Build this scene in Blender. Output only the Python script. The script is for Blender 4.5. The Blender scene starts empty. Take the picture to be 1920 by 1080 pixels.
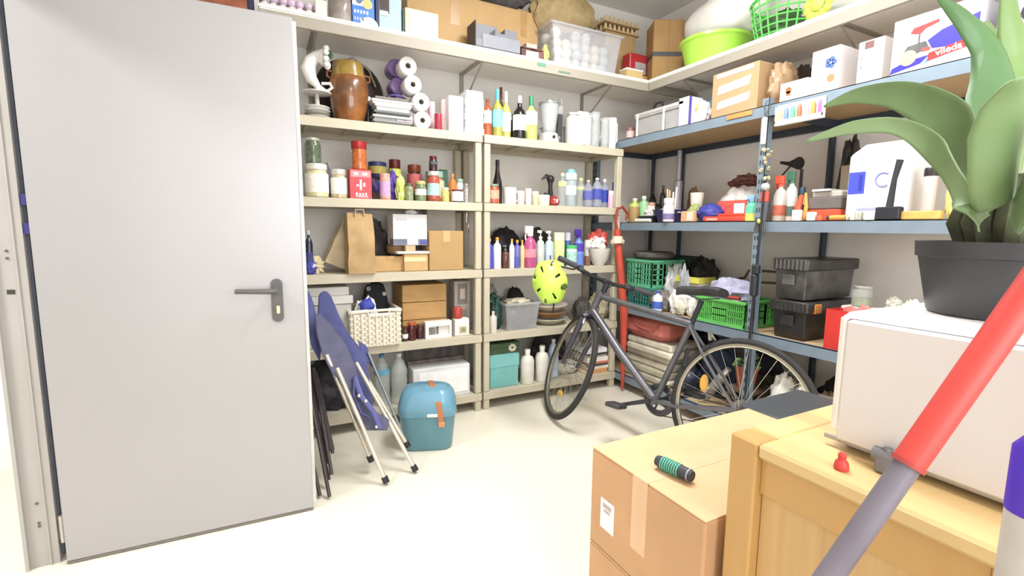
import bpy, bmesh, math, random
from mathutils import Vector, Matrix, noise
random.seed(7)
scn = bpy.context.scene
COL = scn.collection
PI = math.pi
# ------------------------------------------------------------ camera, world, lights, exposure
cam = bpy.data.cameras.new('camera')
cam.sensor_width = 36.0
cam.lens = 36.0 * 898.95 / 1920.0
cam.clip_start = 0.02
camo = bpy.data.objects.new('camera', cam)
COL.objects.link(camo)
camo.matrix_world = Matrix(((0.88818288, 0.04791226, -0.45698532, 0.0), (-0.45938047, 0.11431725, -0.88085251, 0.0),
                            (0.01003767, 0.99228826, 0.12354458, 1.21), (0, 0, 0, 1)))
scn.camera = camo
scn.view_settings.view_transform = 'Standard'
scn.view_settings.look = 'None'
scn.view_settings.exposure = 0.75
scn.view_settings.gamma = 1.0
scn.view_settings.use_curve_mapping = False
wd = bpy.data.worlds.new('world'); scn.world = wd; wd.use_nodes = True
wd.node_tree.nodes['Background'].inputs[0].default_value = (1.0, 0.96, 0.92, 1)
wd.node_tree.nodes['Background'].inputs[1].default_value = 0.35

def area(name, loc, size, power, color=(1, .96, .9), rot=(0, 0, 0), sy=None):
    l = bpy.data.lights.new(name, 'AREA'); l.energy = power; l.color = color
    l.shape = 'RECTANGLE'; l.size = size; l.size_y = sy or size
    o = bpy.data.objects.new(name, l); COL.objects.link(o); o.location = loc; o.rotation_euler = rot
    return o
area('ceiling_lamp_light', (1.4, 1.5, 2.84), 0.35, 44, (.97, .985, 1), sy=1.25)
area('ceiling_fill_light_back', (0.75, -1.1, 2.84), 0.5, 18, (1, .985, .975), sy=1.25)  # added fill lamp behind the camera, brightens the shelves from the front
area('window_fill_light', (0.9, -1.78, 1.45), 2.2, 50, (.95, .975, 1), (math.radians(90), 0, 0), sy=1.5)  # added fill light for the shelf interiors, shining in through the added window
area('corridor_lamp_light', (-1.9, 1.2, 2.6), 0.6, 45, (1, .97, .95))

# ------------------------------------------------------------ materials
def lin(h):
    if isinstance(h, str):
        h = h.lstrip('#'); c = [int(h[i:i+2], 16) / 255 for i in (0, 2, 4)]
    else: c = h
    return tuple(((v / 12.92) if v <= .04045 else ((v + .055) / 1.055) ** 2.4) for v in c)
MATS = {}
def mat(col, rough=.5, metal=0, var=.06, scale=14, bump=0, trans=0, alpha=1, emit=0, kind='noise', coat=0, stretch=(1, 1, 1), ior=1.45):
    key = (str(col), rough, metal, var, scale, bump, trans, alpha, emit, kind, coat, stretch)
    if key in MATS: return MATS[key]
    m = bpy.data.materials.new('mat_%d' % len(MATS)); m.use_nodes = True
    nt = m.node_tree; N = nt.nodes; L = nt.links; b = N['Principled BSDF']
    c = lin(col); lu = .2126*c[0] + .7152*c[1] + .0722*c[2]; c = tuple(max(0, lu + (v - lu)*.88) for v in c)
    b.inputs['Roughness'].default_value = rough; b.inputs['Metallic'].default_value = metal
    b.inputs['Transmission Weight'].default_value = trans; b.inputs['Alpha'].default_value = alpha
    b.inputs['Coat Weight'].default_value = coat; b.inputs['IOR'].default_value = ior
    if emit:
        b.inputs['Emission Color'].default_value = (*c, 1); b.inputs['Emission Strength'].default_value = emit
    tc = N.new('ShaderNodeTexCoord'); mp = N.new('ShaderNodeMapping'); mp.inputs['Scale'].default_value = stretch
    L.new(tc.outputs['Object'], mp.inputs['Vector'])
    nz = N.new('ShaderNodeTexNoise'); nz.inputs['Scale'].default_value = scale; nz.inputs['Detail'].default_value = 5
    L.new(mp.outputs[0], nz.inputs['Vector'])
    src = nz.outputs['Fac']
    if kind == 'wood':
        wv = N.new('ShaderNodeTexWave'); wv.inputs['Scale'].default_value = scale * .25; wv.inputs['Distortion'].default_value = 6
        wv.inputs['Detail'].default_value = 3; wv.inputs['Detail Scale'].default_value = 1.5
        L.new(mp.outputs[0], wv.inputs['Vector']); src = wv.outputs['Fac']
    rp = N.new('ShaderNodeValToRGB')
    rp.color_ramp.elements[0].position = .3; rp.color_ramp.elements[1].position = .7
    rp.color_ramp.elements[0].color = (*[max(0, v * (1 - var * 1.6)) for v in c], 1)
    rp.color_ramp.elements[1].color = (*[min(1, v * (1 + var)) for v in c], 1)
    L.new(src, rp.inputs[0]); L.new(rp.outputs[0], b.inputs['Base Color'])
    if bump:
        bp = N.new('ShaderNodeBump'); bp.inputs['Strength'].default_value = bump; bp.inputs['Distance'].default_value = .004
        L.new(src, bp.inputs['Height']); L.new(bp.outputs[0], b.inputs['Normal'])
    MATS[key] = m
    return m
def clear(col='#eef3f4', a=.25): return mat(col, .08, var=.02, alpha=a)
def glass(col='#ffffff'): return mat(col, .03, var=.01, trans=1)

# ------------------------------------------------------------ mesh builder
class MB:
    def __init__(s): s.v = []; s.f = []
    def add(s, vs, fs):
        n = len(s.v); s.v += [tuple(p) for p in vs]; s.f += [tuple(i + n for i in q) for q in fs]; return s
    def box(s, x0, x1, y0, y1, z0, z1, tx=1, ty=1, b=0):
        # tx,ty: scale of the base relative to the top
        cx, cy = (x0 + x1) / 2, (y0 + y1) / 2
        lo = [(cx + (x - cx) * tx, cy + (y - cy) * ty, z0) for x, y in ((x0, y0), (x1, y0), (x1, y1), (x0, y1))]
        if b:
            hi = lambda z, k: [(x0 + k, y0 + k, z), (x1 - k, y0 + k, z), (x1 - k, y1 - k, z), (x0 + k, y1 - k, z)]
            def ring(i, z):
                k = b
                a = [(x0, y0), (x1, y0), (x1, y1), (x0, y1)]
                t = tx if z < (z0 + z1) / 2 else 1; u = ty if z < (z0 + z1) / 2 else 1
                X0, X1, Y0, Y1 = cx + (x0 - cx) * t + i, cx + (x1 - cx) * t - i, cy + (y0 - cy) * u + i, cy + (y1 - cy) * u - i
                return [(X0 + k, Y0, z), (X1 - k, Y0, z), (X1, Y0 + k, z), (X1, Y1 - k, z), (X1 - k, Y1, z), (X0 + k, Y1, z), (X0, Y1 - k, z), (X0, Y0 + k, z)]
            R = [ring(b * .8, z0), ring(0, z0 + b), ring(0, z1 - b), ring(b * .8, z1)]
            vs = sum(R, []); fs = [tuple(range(7, -1, -1)), tuple(range(24, 32))]
            for r in range(3):
                for i in range(8):
                    j = (i + 1) % 8; fs.append((r * 8 + i, r * 8 + j, r * 8 + 8 + j, r * 8 + 8 + i))
            return s.add(vs, fs)
        return s.add(lo + [(x0, y0, z1), (x1, y0, z1), (x1, y1, z1), (x0, y1, z1)],
                     [(3, 2, 1, 0), (4, 5, 6, 7), (0, 1, 5, 4), (1, 2, 6, 5), (2, 3, 7, 6), (3, 0, 4, 7)])
    def lathe(s, prof, c=(0, 0, 0), n=20, sx=1, sy=1, axis='z', caps=True):
        vs = []; fs = []
        for r, z in prof:
            for i in range(n):
                a = 2 * PI * i / n; p = (r * math.cos(a) * sx, r * math.sin(a) * sy, z)
                if axis == 'y': p = (p[0], -p[2], p[1])
                if axis == 'x': p = (p[2], p[0], p[1])
                vs.append((p[0] + c[0], p[1] + c[1], p[2] + c[2]))
        for k in range(len(prof) - 1):
            for i in range(n):
                j = (i + 1) % n; fs.append((k * n + i, k * n + j, k * n + n + j, k * n + n + i))
        if caps:
            fs.append(tuple(range(n - 1, -1, -1))); fs.append(tuple(range((len(prof) - 1) * n, len(prof) * n)))
        return s.add(vs, fs)
    def tube(s, pts, r, n=8, closed=False):
        pts = [Vector(p) for p in pts]; m = len(pts); rs = r if isinstance(r, (list, tuple)) else [r] * m
        vs = []; fs = []; prev = None
        for k, p in enumerate(pts):
            if closed: t = pts[(k + 1) % m] - pts[k - 1]
            else: t = pts[min(k + 1, m - 1)] - pts[max(k - 1, 0)]
            t.normalize()
            if prev is None:
                prev = t.orthogonal().normalized()
            u = (prev - t * prev.dot(t))
            u = u.normalized() if u.length > 1e-6 else t.orthogonal().normalized()
            prev = u; w = t.cross(u)
            for i in range(n):
                a = 2 * PI * i / n; vs.append(p + (u * math.cos(a) + w * math.sin(a)) * rs[k])
        for k in range(m if closed else m - 1):
            k2 = (k + 1) % m
            for i in range(n):
                j = (i + 1) % n; fs.append((k * n + i, k * n + j, k2 * n + j, k2 * n + i))
        if not closed:
            fs.append(tuple(range(n - 1, -1, -1))); fs.append(tuple(range((m - 1) * n, m * n)))
        return s.add(vs, fs)
    def prism(s, poly, y0, y1, plane='xz'):
        n = len(poly)
        f = {'xz': lambda p, d: (p[0], d, p[1]), 'xy': lambda p, d: (p[0], p[1], d), 'yz': lambda p, d: (d, p[0], p[1])}[plane]
        return s.add([f(p, y0) for p in poly] + [f(p, y1) for p in poly],
                     [tuple(range(n)), tuple(range(2 * n - 1, n - 1, -1))] + [(i, i + n, (i + 1) % n + n, (i + 1) % n) for i in range(n)])
    def ball(s, c, r, n=10, m=7, sx=1, sy=1, sz=1):
        prof = [(max(1e-4, r * math.sin(PI * k / m)), -r * math.cos(PI * k / m) * sz) for k in range(m + 1)]
        return s.lathe(prof, c, n, sx, sy)
    def blob(s, w, d, h, seed=0, amp=.22, n=26, m=14, c=(0, 0, 0), f=3.0):
        vs = []; fs = []
        for k in range(m + 1):
            ph = PI * k / m
            for i in range(n):
                a = 2 * PI * i / n
                p = Vector((math.sin(ph) * math.cos(a), math.sin(ph) * math.sin(a), math.cos(ph)))
                q = 1 + amp * (noise.noise(p * f + Vector((seed * 7.3, 0, seed))) * 1.3 + .5 * noise.noise(p * f * 2.7 + Vector((seed, 3, 0))))
                x, y, z = p.x * q, p.y * q, p.z * q
                z = (z + .8) / 1.8
                vs.append((c[0] + x * w * .5, c[1] + y * d * .5, c[2] + max(0, z) * h))
        for k in range(m):
            for i in range(n):
                j = (i + 1) % n; fs.append((k * n + i, k * n + n + i, k * n + n + j, k * n + j))
        return s.add(vs, fs)
    def xf(s, M):
        s.v = [tuple(M @ Vector(p)) for p in s.v]; return s
    def rot(s, ax, deg, c=(0, 0, 0)):
        c = Vector(c); return s.xf(Matrix.Translation(c) @ Matrix.Rotation(math.radians(deg), 4, ax) @ Matrix.Translation(-c))
    def obj(s, name, m, parent=None, smooth=True, bev=0, kind=None, label=None):
        me = bpy.data.meshes.new(name); me.from_pydata(s.v, [], s.f)
        bm = bmesh.new(); bm.from_mesh(me); bmesh.ops.remove_doubles(bm, verts=bm.verts, dist=1e-5)
        if bev: bmesh.ops.bevel(bm, geom=[e for e in bm.edges], offset=bev, segments=2, affect='EDGES', clamp_overlap=True)
        bmesh.ops.recalc_face_normals(bm, faces=bm.faces); bm.to_mesh(me); bm.free()
        if smooth:
            me.shade_smooth(); me.set_sharp_from_angle(angle=math.radians(38))
        me.materials.append(m if not isinstance(m, str) else mat(m))
        o = bpy.data.objects.new(name, me); COL.objects.link(o)
        if parent: o.parent = parent
        if kind: o['kind'] = kind
        if label: o['label'] = label
        return o

def struct(name, b, m, **k): return b.obj(name, m, kind='structure', **k)
def root(P, name, label, cat, group=None, tilt=(0, 0)):
    o = bpy.data.objects.new(name, None); COL.objects.link(o); o.empty_display_size = .03
    o.location = P[:3]; o.rotation_euler = (math.radians(tilt[0]), math.radians(tilt[1]), math.radians(P[3]))
    o['label'] = label; o['category'] = cat
    if group: o['group'] = group
    return o
def tag(o, label, cat, group=None):
    o['label'] = label; o['category'] = cat
    if group: o['group'] = group
    return o
def dup(r, P, label, group=None):
    c = r.copy(); COL.objects.link(c); c.location = P[:3]
    c.rotation_euler = (r.rotation_euler[0], r.rotation_euler[1], math.radians(P[3])); c['label'] = label
    if group: c['group'] = group
    for ch in list(r.children):
        k = ch.copy(); COL.objects.link(k); k.parent = c
        for g in list(ch.children):
            q = g.copy(); COL.objects.link(q); q.parent = k
    return c
def text(s, size, m, parent, loc, rot=(90, 0, 0), name='lettering', align='CENTER', ext=.0006, sx=1):
    cu = bpy.data.curves.new(name, 'FONT'); cu.body = s; cu.size = size; cu.align_x = align; cu.align_y = 'CENTER'; cu.extrude = ext; cu.offset = size * .02
    t = bpy.data.objects.new(name, cu); me = bpy.data.meshes.new_from_object(t); bpy.data.objects.remove(t)
    me.materials.clear(); me.materials.append(m)
    o = bpy.data.objects.new(name, me); COL.objects.link(o); o.parent = parent; o.location = loc
    o.rotation_euler = [math.radians(a) for a in rot]; o.scale = (sx, 1, 1)
    return o

# ------------------------------------------------------------ room
WALL = mat('#efebe6', .85, var=.03, scale=3)
XL, XR, YB, YF, ZC = -.705, 3.02, 3.24, -1.7, 2.95
fl = MB().box(-3.2, XR + .1, YF - .1, YB + .1, -.06, 0)
fm = mat('#e4ddc9', .32, var=.035, scale=2.2, bump=.02, coat=.15)
struct('floor', fl, fm)
struct('ceiling', MB().box(-3.2, XR + .1, YF - .1, YB + .1, ZC, ZC + .08), mat('#f2efea', .9, var=.02, scale=2))
struct('wall_back', MB().box(XL - .08, XR + .1, YB, YB + .1, 0, ZC), WALL)
struct('wall_right', MB().box(XR, XR + .1, YF, YB, 0, ZC), WALL)
wf = MB().box(-3.2, -.25, YF - .1, YF, 0, ZC).box(2.05, XR + .1, YF - .1, YF, 0, ZC).box(-.25, 2.05, YF - .1, YF, 0, .68).box(-.25, 2.05, YF - .1, YF, 2.22, ZC)
struct('wall_front', wf, WALL)
wn = struct('added_window_1', MB().box(-.25, 2.05, YF - .06, YF + .01, .68, .73).box(-.25, 2.05, YF - .06, YF + .01, 2.17, 2.22).box(-.25, -.2, YF - .06, YF + .01, .73, 2.17).box(2.0, 2.05, YF - .06, YF + .01, .73, 2.17).box(.875, .925, YF - .06, YF + .01, .73, 2.17), mat('#f2f0ec', .5))  # unseen window, added so that fill light can reach the shelves
MB().box(-.2, 2.0, YF - .03, YF - .026, .73, 2.17).obj('pane', clear('#ffffff', .08), wn)
lw = MB().box(XL - .08, XL, 2.215, YB, 0, ZC).box(XL - .08, XL, YF, 1.05, 0, ZC).box(XL - .08, XL, 1.05, 2.215, 2.06, ZC)
struct('wall_left', lw, WALL)
struct('wall_corridor', MB().box(-3.2, -3.1, YF, YB, 0, ZC).box(-3.1, XL - .08, 3.14, YB, 0, ZC), mat('#f4f0ec', .8, var=.02, scale=3))
# steel door frame (trim) around the opening in the left wall
FR = mat('#aaa7a3', .45, .1, var=.03, scale=6)
fr = MB().box(XL - .085, XL + .003, 2.155, 2.215, 0, 2.06).box(XL - .085, XL + .003, 1.05, 1.1, 0, 2.06).box(XL - .085, XL + .003, 1.1, 2.155, 2.0, 2.06)
fr.box(XL - .085, XL - .075, 2.14, 2.155, 0, 2.0).box(XL - .024, XL - .018, 2.151, 2.155, 0, 2.0)
t1 = struct('trim_1', fr, FR)
MB().box(XL + .0035, XL + .012, 2.172, 2.186, 0.02, 2.0).obj('gasket', mat('#555a66', .8), t1)
MB().box(XL + .0135, XL + .02, 2.18, 2.186, 0.02, 2.0).obj('gasket', mat('#8a8280', .8), t1)
MB().box(-.757, -.737, 2.1535, 2.1552, .977, .992).obj('strike_slot', mat('#3a3836', .7), t1)
for z in (1.096, .153, .165, .238, 1.12):
    MB().lathe([(.0045, 0), (.0045, .002)], (-.746, 2.154, z), 10, axis='y').obj('screw', mat('#6a6866', .5, .6), t1)
MB().box(XL + .004, -.672, 2.168, 2.2, .08, .17).lathe([(.007, 0), (.007, .1)], (-.688, 2.155, .075), 10).obj('hinge', mat('#c9c4bb', .4, .6), t1)
for z in (1.175, 1.27):
    MB().box(XL + .004, -.684, 2.158, 2.2, z, z + .036).obj('tape', mat('#3a3580', .6), t1)  # added blue tabs standing in for shelf things glimpsed through the door gap
# the open door leaf
d1 = bpy.data.objects.new('door_1', None); COL.objects.link(d1); d1['kind'] = 'structure'
d1.location = (-.676, 2.125, 0); d1.rotation_euler = (0, 0, math.radians(-2.0))
DM = mat('#a6a5a8', .34, .25, var=.015, scale=1.5)
MB().box(0, .815, 0, .05, .012, 1.995, b=.003).obj('door_leaf', DM, d1)
MB().box(.815, .828, .012, .05, .03, 1.985).obj('rebate_strip', mat('#cfcfca', .4, .1), d1)
MB().box(0, .815, .0, .012, .004, .0118).obj('drop_seal', mat('#77706a', .8), d1)
HM = mat('#5c5a5a', .45, .2, var=.04)
def rrect(w, h, r, n=6):
    P = []
    for cx, cy, a0 in ((w/2-r, h/2-r, 0), (-w/2+r, h/2-r, 90), (-w/2+r, -h/2+r, 180), (w/2-r, -h/2+r, 270)):
        for k in range(n + 1):
            a = math.radians(a0 + 90 * k / n); P.append((cx + r * math.cos(a), cy + r * math.sin(a)))
    return P
HX, HZ = .7165, .917
pl = MB().prism([(x + HX, y + HZ) for x, y in rrect(.042, .172, .0205)], -.009, 0).obj('handle_plate', HM, d1, bev=.001)
MB().lathe([(.013, 0), (.013, .045)], (HX - .002, 0, HZ + .042), 14, axis='y').tube([(HX, -.05, HZ + .042), (HX - .03, -.055, HZ + .043), (HX - .125, -.055, HZ + .047), (HX - .138, -.05, HZ + .047)], [.0105, .0105, .009, .0095], 10).obj('lever', HM, d1)
MB().prism([(x + HX + .002, y + HZ - .036) for x, y in rrect(.012, .032, .0055)], -.0125, -.008).obj('lock_cylinder', mat('#d9cfa2', .3, .7), d1)

# ------------------------------------------------------------ ceiling lamps (tubes in the light fittings); the back one is added as fill
for nm, y, lab in (('near the shelves', 1.5, 1), ('behind', -1.1, 0)):
    r = root((1.4 if lab else .75, y, ZC - .06, 0), 'ceiling_light', ('long white ceiling light fitting over the middle of the floor' if lab else 'long white ceiling light fitting added as fill over the entrance end of the room'), 'light')
    MB().box(-.09, .09, -.66, .66, 0, .058, b=.008).obj('housing', mat('#efefec', .5), r)
    MB().tube([(0, -.6, -.022), (0, .6, -.022)], .014, 12).obj('lamp_tube', mat('#fff4e4', .5, emit=4), r)

# ------------------------------------------------------------ white wall shelves with brackets
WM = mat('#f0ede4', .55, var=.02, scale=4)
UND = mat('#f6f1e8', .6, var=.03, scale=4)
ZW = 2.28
LM = mat('#a09889', .6, var=.02, scale=4)  # lip toned darker; light catching the board edge is put into the colours
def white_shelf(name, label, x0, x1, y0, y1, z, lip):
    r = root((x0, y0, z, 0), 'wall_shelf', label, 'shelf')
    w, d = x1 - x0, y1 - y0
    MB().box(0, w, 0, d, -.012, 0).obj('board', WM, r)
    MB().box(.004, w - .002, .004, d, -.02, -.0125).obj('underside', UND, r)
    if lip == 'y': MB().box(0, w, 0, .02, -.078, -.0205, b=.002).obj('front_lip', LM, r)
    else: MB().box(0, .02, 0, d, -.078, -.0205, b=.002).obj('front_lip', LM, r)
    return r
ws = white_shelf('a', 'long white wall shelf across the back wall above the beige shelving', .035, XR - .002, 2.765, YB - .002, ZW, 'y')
MB().box(1.60 - .035, 1.66 - .035, -.0015, 0, -.045, -.024).obj('sticker', '#5c8f76', ws)
MB().box(1.76 - .035, 1.85 - .035, -.0015, 0, -.062, -.05).obj('sticker', '#69806f', ws)
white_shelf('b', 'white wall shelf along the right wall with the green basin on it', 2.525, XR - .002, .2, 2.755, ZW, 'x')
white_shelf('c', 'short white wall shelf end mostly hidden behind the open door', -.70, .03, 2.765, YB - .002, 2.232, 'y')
BR = mat('#a59f90', .5, .3, var=.04)
def bracket(loc, rz, label):
    r = root((*loc, rz), 'shelf_bracket', label, 'bracket', 'brackets under the white wall shelves')
    # local: wall plane at y=0, arm reaches towards -y, top at z=0
    MB().box(-.014, .014, -.008, 0, -.32, -.001).obj('wall_plate', BR, r)
    MB().box(-.014, .014, -.385, -.008, -.008, 0).obj('arm', BR, r)
    MB().tube([(0, -.008, -.23), (0, -.38, -.012)], .0055, 8).obj('brace', BR, r)
    return r
for x, l in ((1.27, 'grey steel shelf bracket above the white polystyrene blocks'), (2.28, 'grey steel shelf bracket above the glass jugs near the corner'), (.3, 'grey steel shelf bracket above the brown wooden urn')):
    bracket((x, YB, ZW - .0205), 0, l)
for y, l in ((2.55, 'pale steel shelf bracket above the lidded storage bin on the blue rack'), (1.52, 'pale steel shelf bracket beside the white boxes on the blue rack'), (.7, 'pale steel shelf bracket at the near end of the right wall shelf')):
    bracket((XR, y, ZW - .0205), -90, l)

# ------------------------------------------------------------ beige shelving units
BG = mat('#c3b9a1', .55, var=.03, scale=10)
LEV = (.12, .516, .943, 1.367, 1.79)
def beige_unit(x0, x1, label):
    r = root((x0, 2.82, 0, 0), 'shelving_unit', label, 'shelving', 'beige plastic shelving units')
    w, d, p = x1 - x0, .40, .042
    for x in (0, w - p):
        for y in (0.004, d - p):
            m = MB()
            for k, z in enumerate((0,) + LEV[:-1]):
                m.box(x, x + p, y, y + p, z + (0 if k == 0 else .002), LEV[k] - .052, b=.004)
            m.obj('post', BG, r)
    for z in LEV:
        m = MB().box(-.003, w + .003, 0, d, z - .014, z, b=.002)
        m.box(-.003, w + .003, 0, .012, z - .05, z - .012).box(-.003, w + .003, d - .012, d, z - .05, z - .012)
        m.box(-.003, .009, .012, d - .012, z - .05, z - .012).box(w - .009, w + .003, .012, d - .012, z - .05, z - .012)
        m.obj('shelf', BG, r)
        if z > 1.3:
            q = MB()
            for k in range(5): q.box(w * (k + .5) / 5 - .006, w * (k + .5) / 5 + .006, .05, d - .05, z - .03, z - .014)
            q.obj('shelf_rib', BG, r)
    return r
beige_unit(.135, 1.243, 'beige plastic shelving unit behind the folded chairs, holding the jars and paper bags')
beige_unit(1.262, 2.366, 'beige plastic shelving unit behind the bicycle, holding the wine bottles')

# ------------------------------------------------------------ blue-grey slotted steel rack
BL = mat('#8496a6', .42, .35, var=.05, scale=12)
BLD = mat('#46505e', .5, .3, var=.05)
CH = mat('#c2a376', .8, var=.05, scale=20)
def rack(y0, y1, label, posts_at, levels):
    r = root((2.38, y0, 0, 0), 'storage_rack', label, 'rack', 'blue-grey steel racks')
    L = y1 - y0
    for (x, yy, hh) in posts_at:
        m = MB(); s = 1 if x < .3 else -1
        m.box(min(x, x + s * .003), max(x, x + s * .003), yy, yy + .04, 0, hh).box(min(x, x + s * .04), max(x, x + s * .04), yy, yy + .003, 0, hh)
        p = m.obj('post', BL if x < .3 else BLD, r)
        q = MB(); z = .06
        while z < hh - .04:
            for yo in (.008, .024): q.box(x - .0012 * s, x + .001 * s, yy + yo, yy + yo + .007, z, z + .022)
            z += .05
        if x < .3: q.obj('slots', '#3a424c', p, kind='stuff')
    for z in levels:
        MB().box(.0, .62, .004, L - .004, z - .012, z - .001).obj('shelf_panel', CH, r)
        MB().box(-.006, .0, -.0, L, z - .055, z + .002).box(-.006, .02, 0, L, z - .002, z + .002).obj('front_beam', BL, r)
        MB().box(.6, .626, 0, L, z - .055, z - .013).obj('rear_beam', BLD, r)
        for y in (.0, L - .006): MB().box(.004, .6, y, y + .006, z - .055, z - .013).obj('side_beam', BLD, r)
    return r
RL = (.12, .65, 1.26, 1.86)
rack(1.695, 3.2, 'blue-grey steel rack in the corner behind the bicycle', [(.0, .0, 1.9), (.0, 1.46, 1.9), (.62, 0.0, 1.9), (.62, 1.135, 1.9), (.62, 1.46, 1.9)], RL)
rack(.72, 1.69, 'blue-grey steel rack on the right holding the black crates', [(.0, .0, 1.9), (.62, .0, 1.9)], RL)

# ------------------------------------------------------------ builders for things; P = (x, y, z, heading, width, height)
def carton(P, label, d=.2, col='#c9a26a', cat='box', name='cardboard_box', tape='#b98f55', sticker=None, seam=True, group=None, lid=None, tilt=(0, 0), flat=False):
    r = root(P, name, label, cat, group, tilt); w, h = P[4], P[5]
    m = mat(col, .75, var=.04, scale=9)
    MB().box(-w/2, w/2, 0, d, 0, h, b=min(.004, h * .1)).obj('body', m, r)
    if lid:
        MB().box(-w/2 - .004, w/2 + .004, -.004, d + .004, h - h * lid[0], h + .003, b=.002).obj('lid', mat(lid[1], .6, var=.03), r)
    if tape:
        MB().box(-.022, .022, -.0012, d + .0012, h - .0005, h + .001).box(-.022, .022, -.0014, 0, h * .72, h).obj('tape', mat(tape, .35, var=.03), r)
    for s in (sticker or ()):
        # sticker: (x0,x1,z0,z1,colour) as fractions of the front
        MB().box(-w/2 + s[0] * w, -w/2 + s[1] * w, -.0016 - (s[5] if len(s) > 5 else 0), 0, s[2] * h, s[3] * h).obj(s[6] if len(s) > 6 else 'sticker', mat(s[4], .55, var=.03), r)
    return r
def jar(P, label, col='#8a3b1e', lid='#7a2018', band=None, lidh=.16, name='jar', cat='jar', group=None, neck=.82, clr=None, fill=.8, bandz=(.15, .7), wax=False):
    r = root(P, name, label, cat, group); R, h = P[4] / 2, P[5]; H = h * (1 - lidh)
    prof = [(R * .86, 0), (R * .98, h * .03), (R, h * .1), (R, H * .78), (R * .94, H * .88), (R * neck, H * .95), (R * neck, H)]
    if clr:
        MB().lathe(prof, n=20).obj('body', clear(clr, .3), r)
        MB().lathe([(R * .84, .003), (R * .94, h * .08), (R * .95, H * fill)], n=16).obj('contents', mat(col, .7, var=.3, scale=60), r)
    else:
        MB().lathe(prof, n=20).obj('body', mat(col, .18, var=.22, scale=45, coat=.4), r)
    if lid: MB().lathe([(R * neck * 1.06, H), (R * neck * 1.1, H + .002), (R * neck * 1.1, h - .002), (R * neck * 1.02, h)], n=20).obj('lid', mat(lid, .35, .2, var=.04), r)
    if band: MB().lathe([(R * 1.012, h * bandz[0]), (R * 1.012, h * bandz[1])], n=20, caps=False).obj('label', mat(band, .6, var=.12, scale=70), r)
    return r
def bottle(P, label, col='#2c3a20', cap='#222222', band=None, kind='wine', name='bottle', cat='bottle', group=None, gls=False, capz=None, bandz=None, band2=None):
    r = root(P, name, label, cat, group); R, h = P[4] / 2, P[5]
    pr = {'wine': [(R*.9, 0), (R, .01), (R, h*.56), (R*.86, h*.64), (R*.42, h*.72), (R*.34, h*.78), (R*.32, h*.93)],
          'squat': [(R*.9, 0), (R, .008), (R, h*.68), (R*.8, h*.78), (R*.4, h*.82), (R*.36, h*.9)],
          'water': [(R*.8, 0), (R, .01), (R, h*.12), (R*.93, h*.15), (R, h*.2), (R*.93, h*.27), (R, h*.33), (R*.93, h*.4), (R, h*.47), (R*.93, h*.54), (R, h*.6), (R*.96, h*.68), (R*.6, h*.84), (R*.3, h*.9), (R*.3, h*.94)],
          'spray': [(R*.9, 0), (R, .008), (R, h*.55), (R*.8, h*.66), (R*.4, h*.72), (R*.4, h*.76)],
          'pump': [(R*.9, 0), (R, .008), (R, h*.6), (R*.75, h*.7), (R*.35, h*.74), (R*.35, h*.78)],
          'tube': [(R*.92, 0), (R, .006), (R, h*.72), (R*.92, h*.76)],
          'soy': [(R*.9, 0), (R, .008), (R, h*.4), (R*.9, h*.5), (R*.55, h*.66), (R*.4, h*.8), (R*.36, h*.94)]}[kind]
    m = glass(col) if gls == 1 else clear(col, .35) if gls == 2 else mat(col, .12, var=.1, scale=9, coat=.5)
    MB().lathe(pr, n=20).obj('body', m, r)
    cm = mat(cap, .4, var=.04); top = pr[-1][1]; tr = pr[-1][0]
    if kind == 'spray':
        MB().lathe([(tr*1.2, top), (tr*1.2, top + h*.06)], n=14).box(-R*.95, R*.45, -R*.3, R*.3, top + h*.06, h, b=R*.1).obj('trigger_head', cm, r)
        MB().tube([(-R*.55, 0, top + h*.1), (-R*.85, 0, top), (-R*.75, 0, top - h*.1)], R*.12, 8).obj('trigger', cm, r)
    elif kind == 'pump':
        MB().lathe([(tr*1.25, top), (tr*1.2, top + h*.05), (tr*.35, top + h*.06), (tr*.35, h*.93)], n=12).box(-R*.8, R*.3, -R*.22, R*.22, h*.93, h, b=R*.06).obj('pump', cm, r)
    elif kind == 'tube':
        MB().lathe([(R*.95, top), (R*.95, h*.98), (R*.8, h)], n=18).obj('cap', cm, r)
    elif kind == 'wine' or kind == 'soy':
        MB().lathe([(tr*1.12, h*(capz or .8)), (tr*1.1, h*.985), (tr*1.0, h)], n=14).obj('capsule', cm, r)
    else: MB().lathe([(tr*1.15, top), (tr*1.15, h)], n=14).obj('cap', cm, r)
    if band:
        a, b = bandz or (.14, .5)
        MB().lathe([(R*1.012, h*a), (R*1.012, h*b)], n=20, caps=False).obj('label', mat(band, .6, var=.1, scale=40), r)
        if band2: MB().lathe([(R*1.02, h*(a+.1)), (R*1.02, h*(a+.2))], n=20, caps=False).obj('label_print', mat(band2, .6, var=.2, scale=60), r)
    return r
def can(P, label, col='#dddddd', name='can', cat='can', top=None, group=None, band=None, k=.96, hollow=False, rough=.4):
    r = root(P, name, label, cat, group); R, h = P[4] / 2, P[5]
    if hollow:
        MB().lathe([(R*k*.94, 0), (R*k, .004), (R, h), (R*.92, h), (R*k*.9, .01), (.0005, .008)], n=20).obj('body', mat(col, rough, var=.05), r)
    else:
        MB().lathe([(R*k*.94, 0), (R*k, .004), (R, h - .004), (R*.94, h)], n=20).obj('body', mat(col, rough, var=.06), r)
    if top: MB().lathe([(R*1.01, h*.86), (R*1.02, h*1.0), (R*.9, h*1.03)], n=20).obj('lid', mat(top, .4), r)
    if band: MB().lathe([(R*1.013, h*.25), (R*1.013, h*.72)], n=20, caps=False).obj('label', mat(band, .6, var=.15, scale=60), r)
    return r
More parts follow.
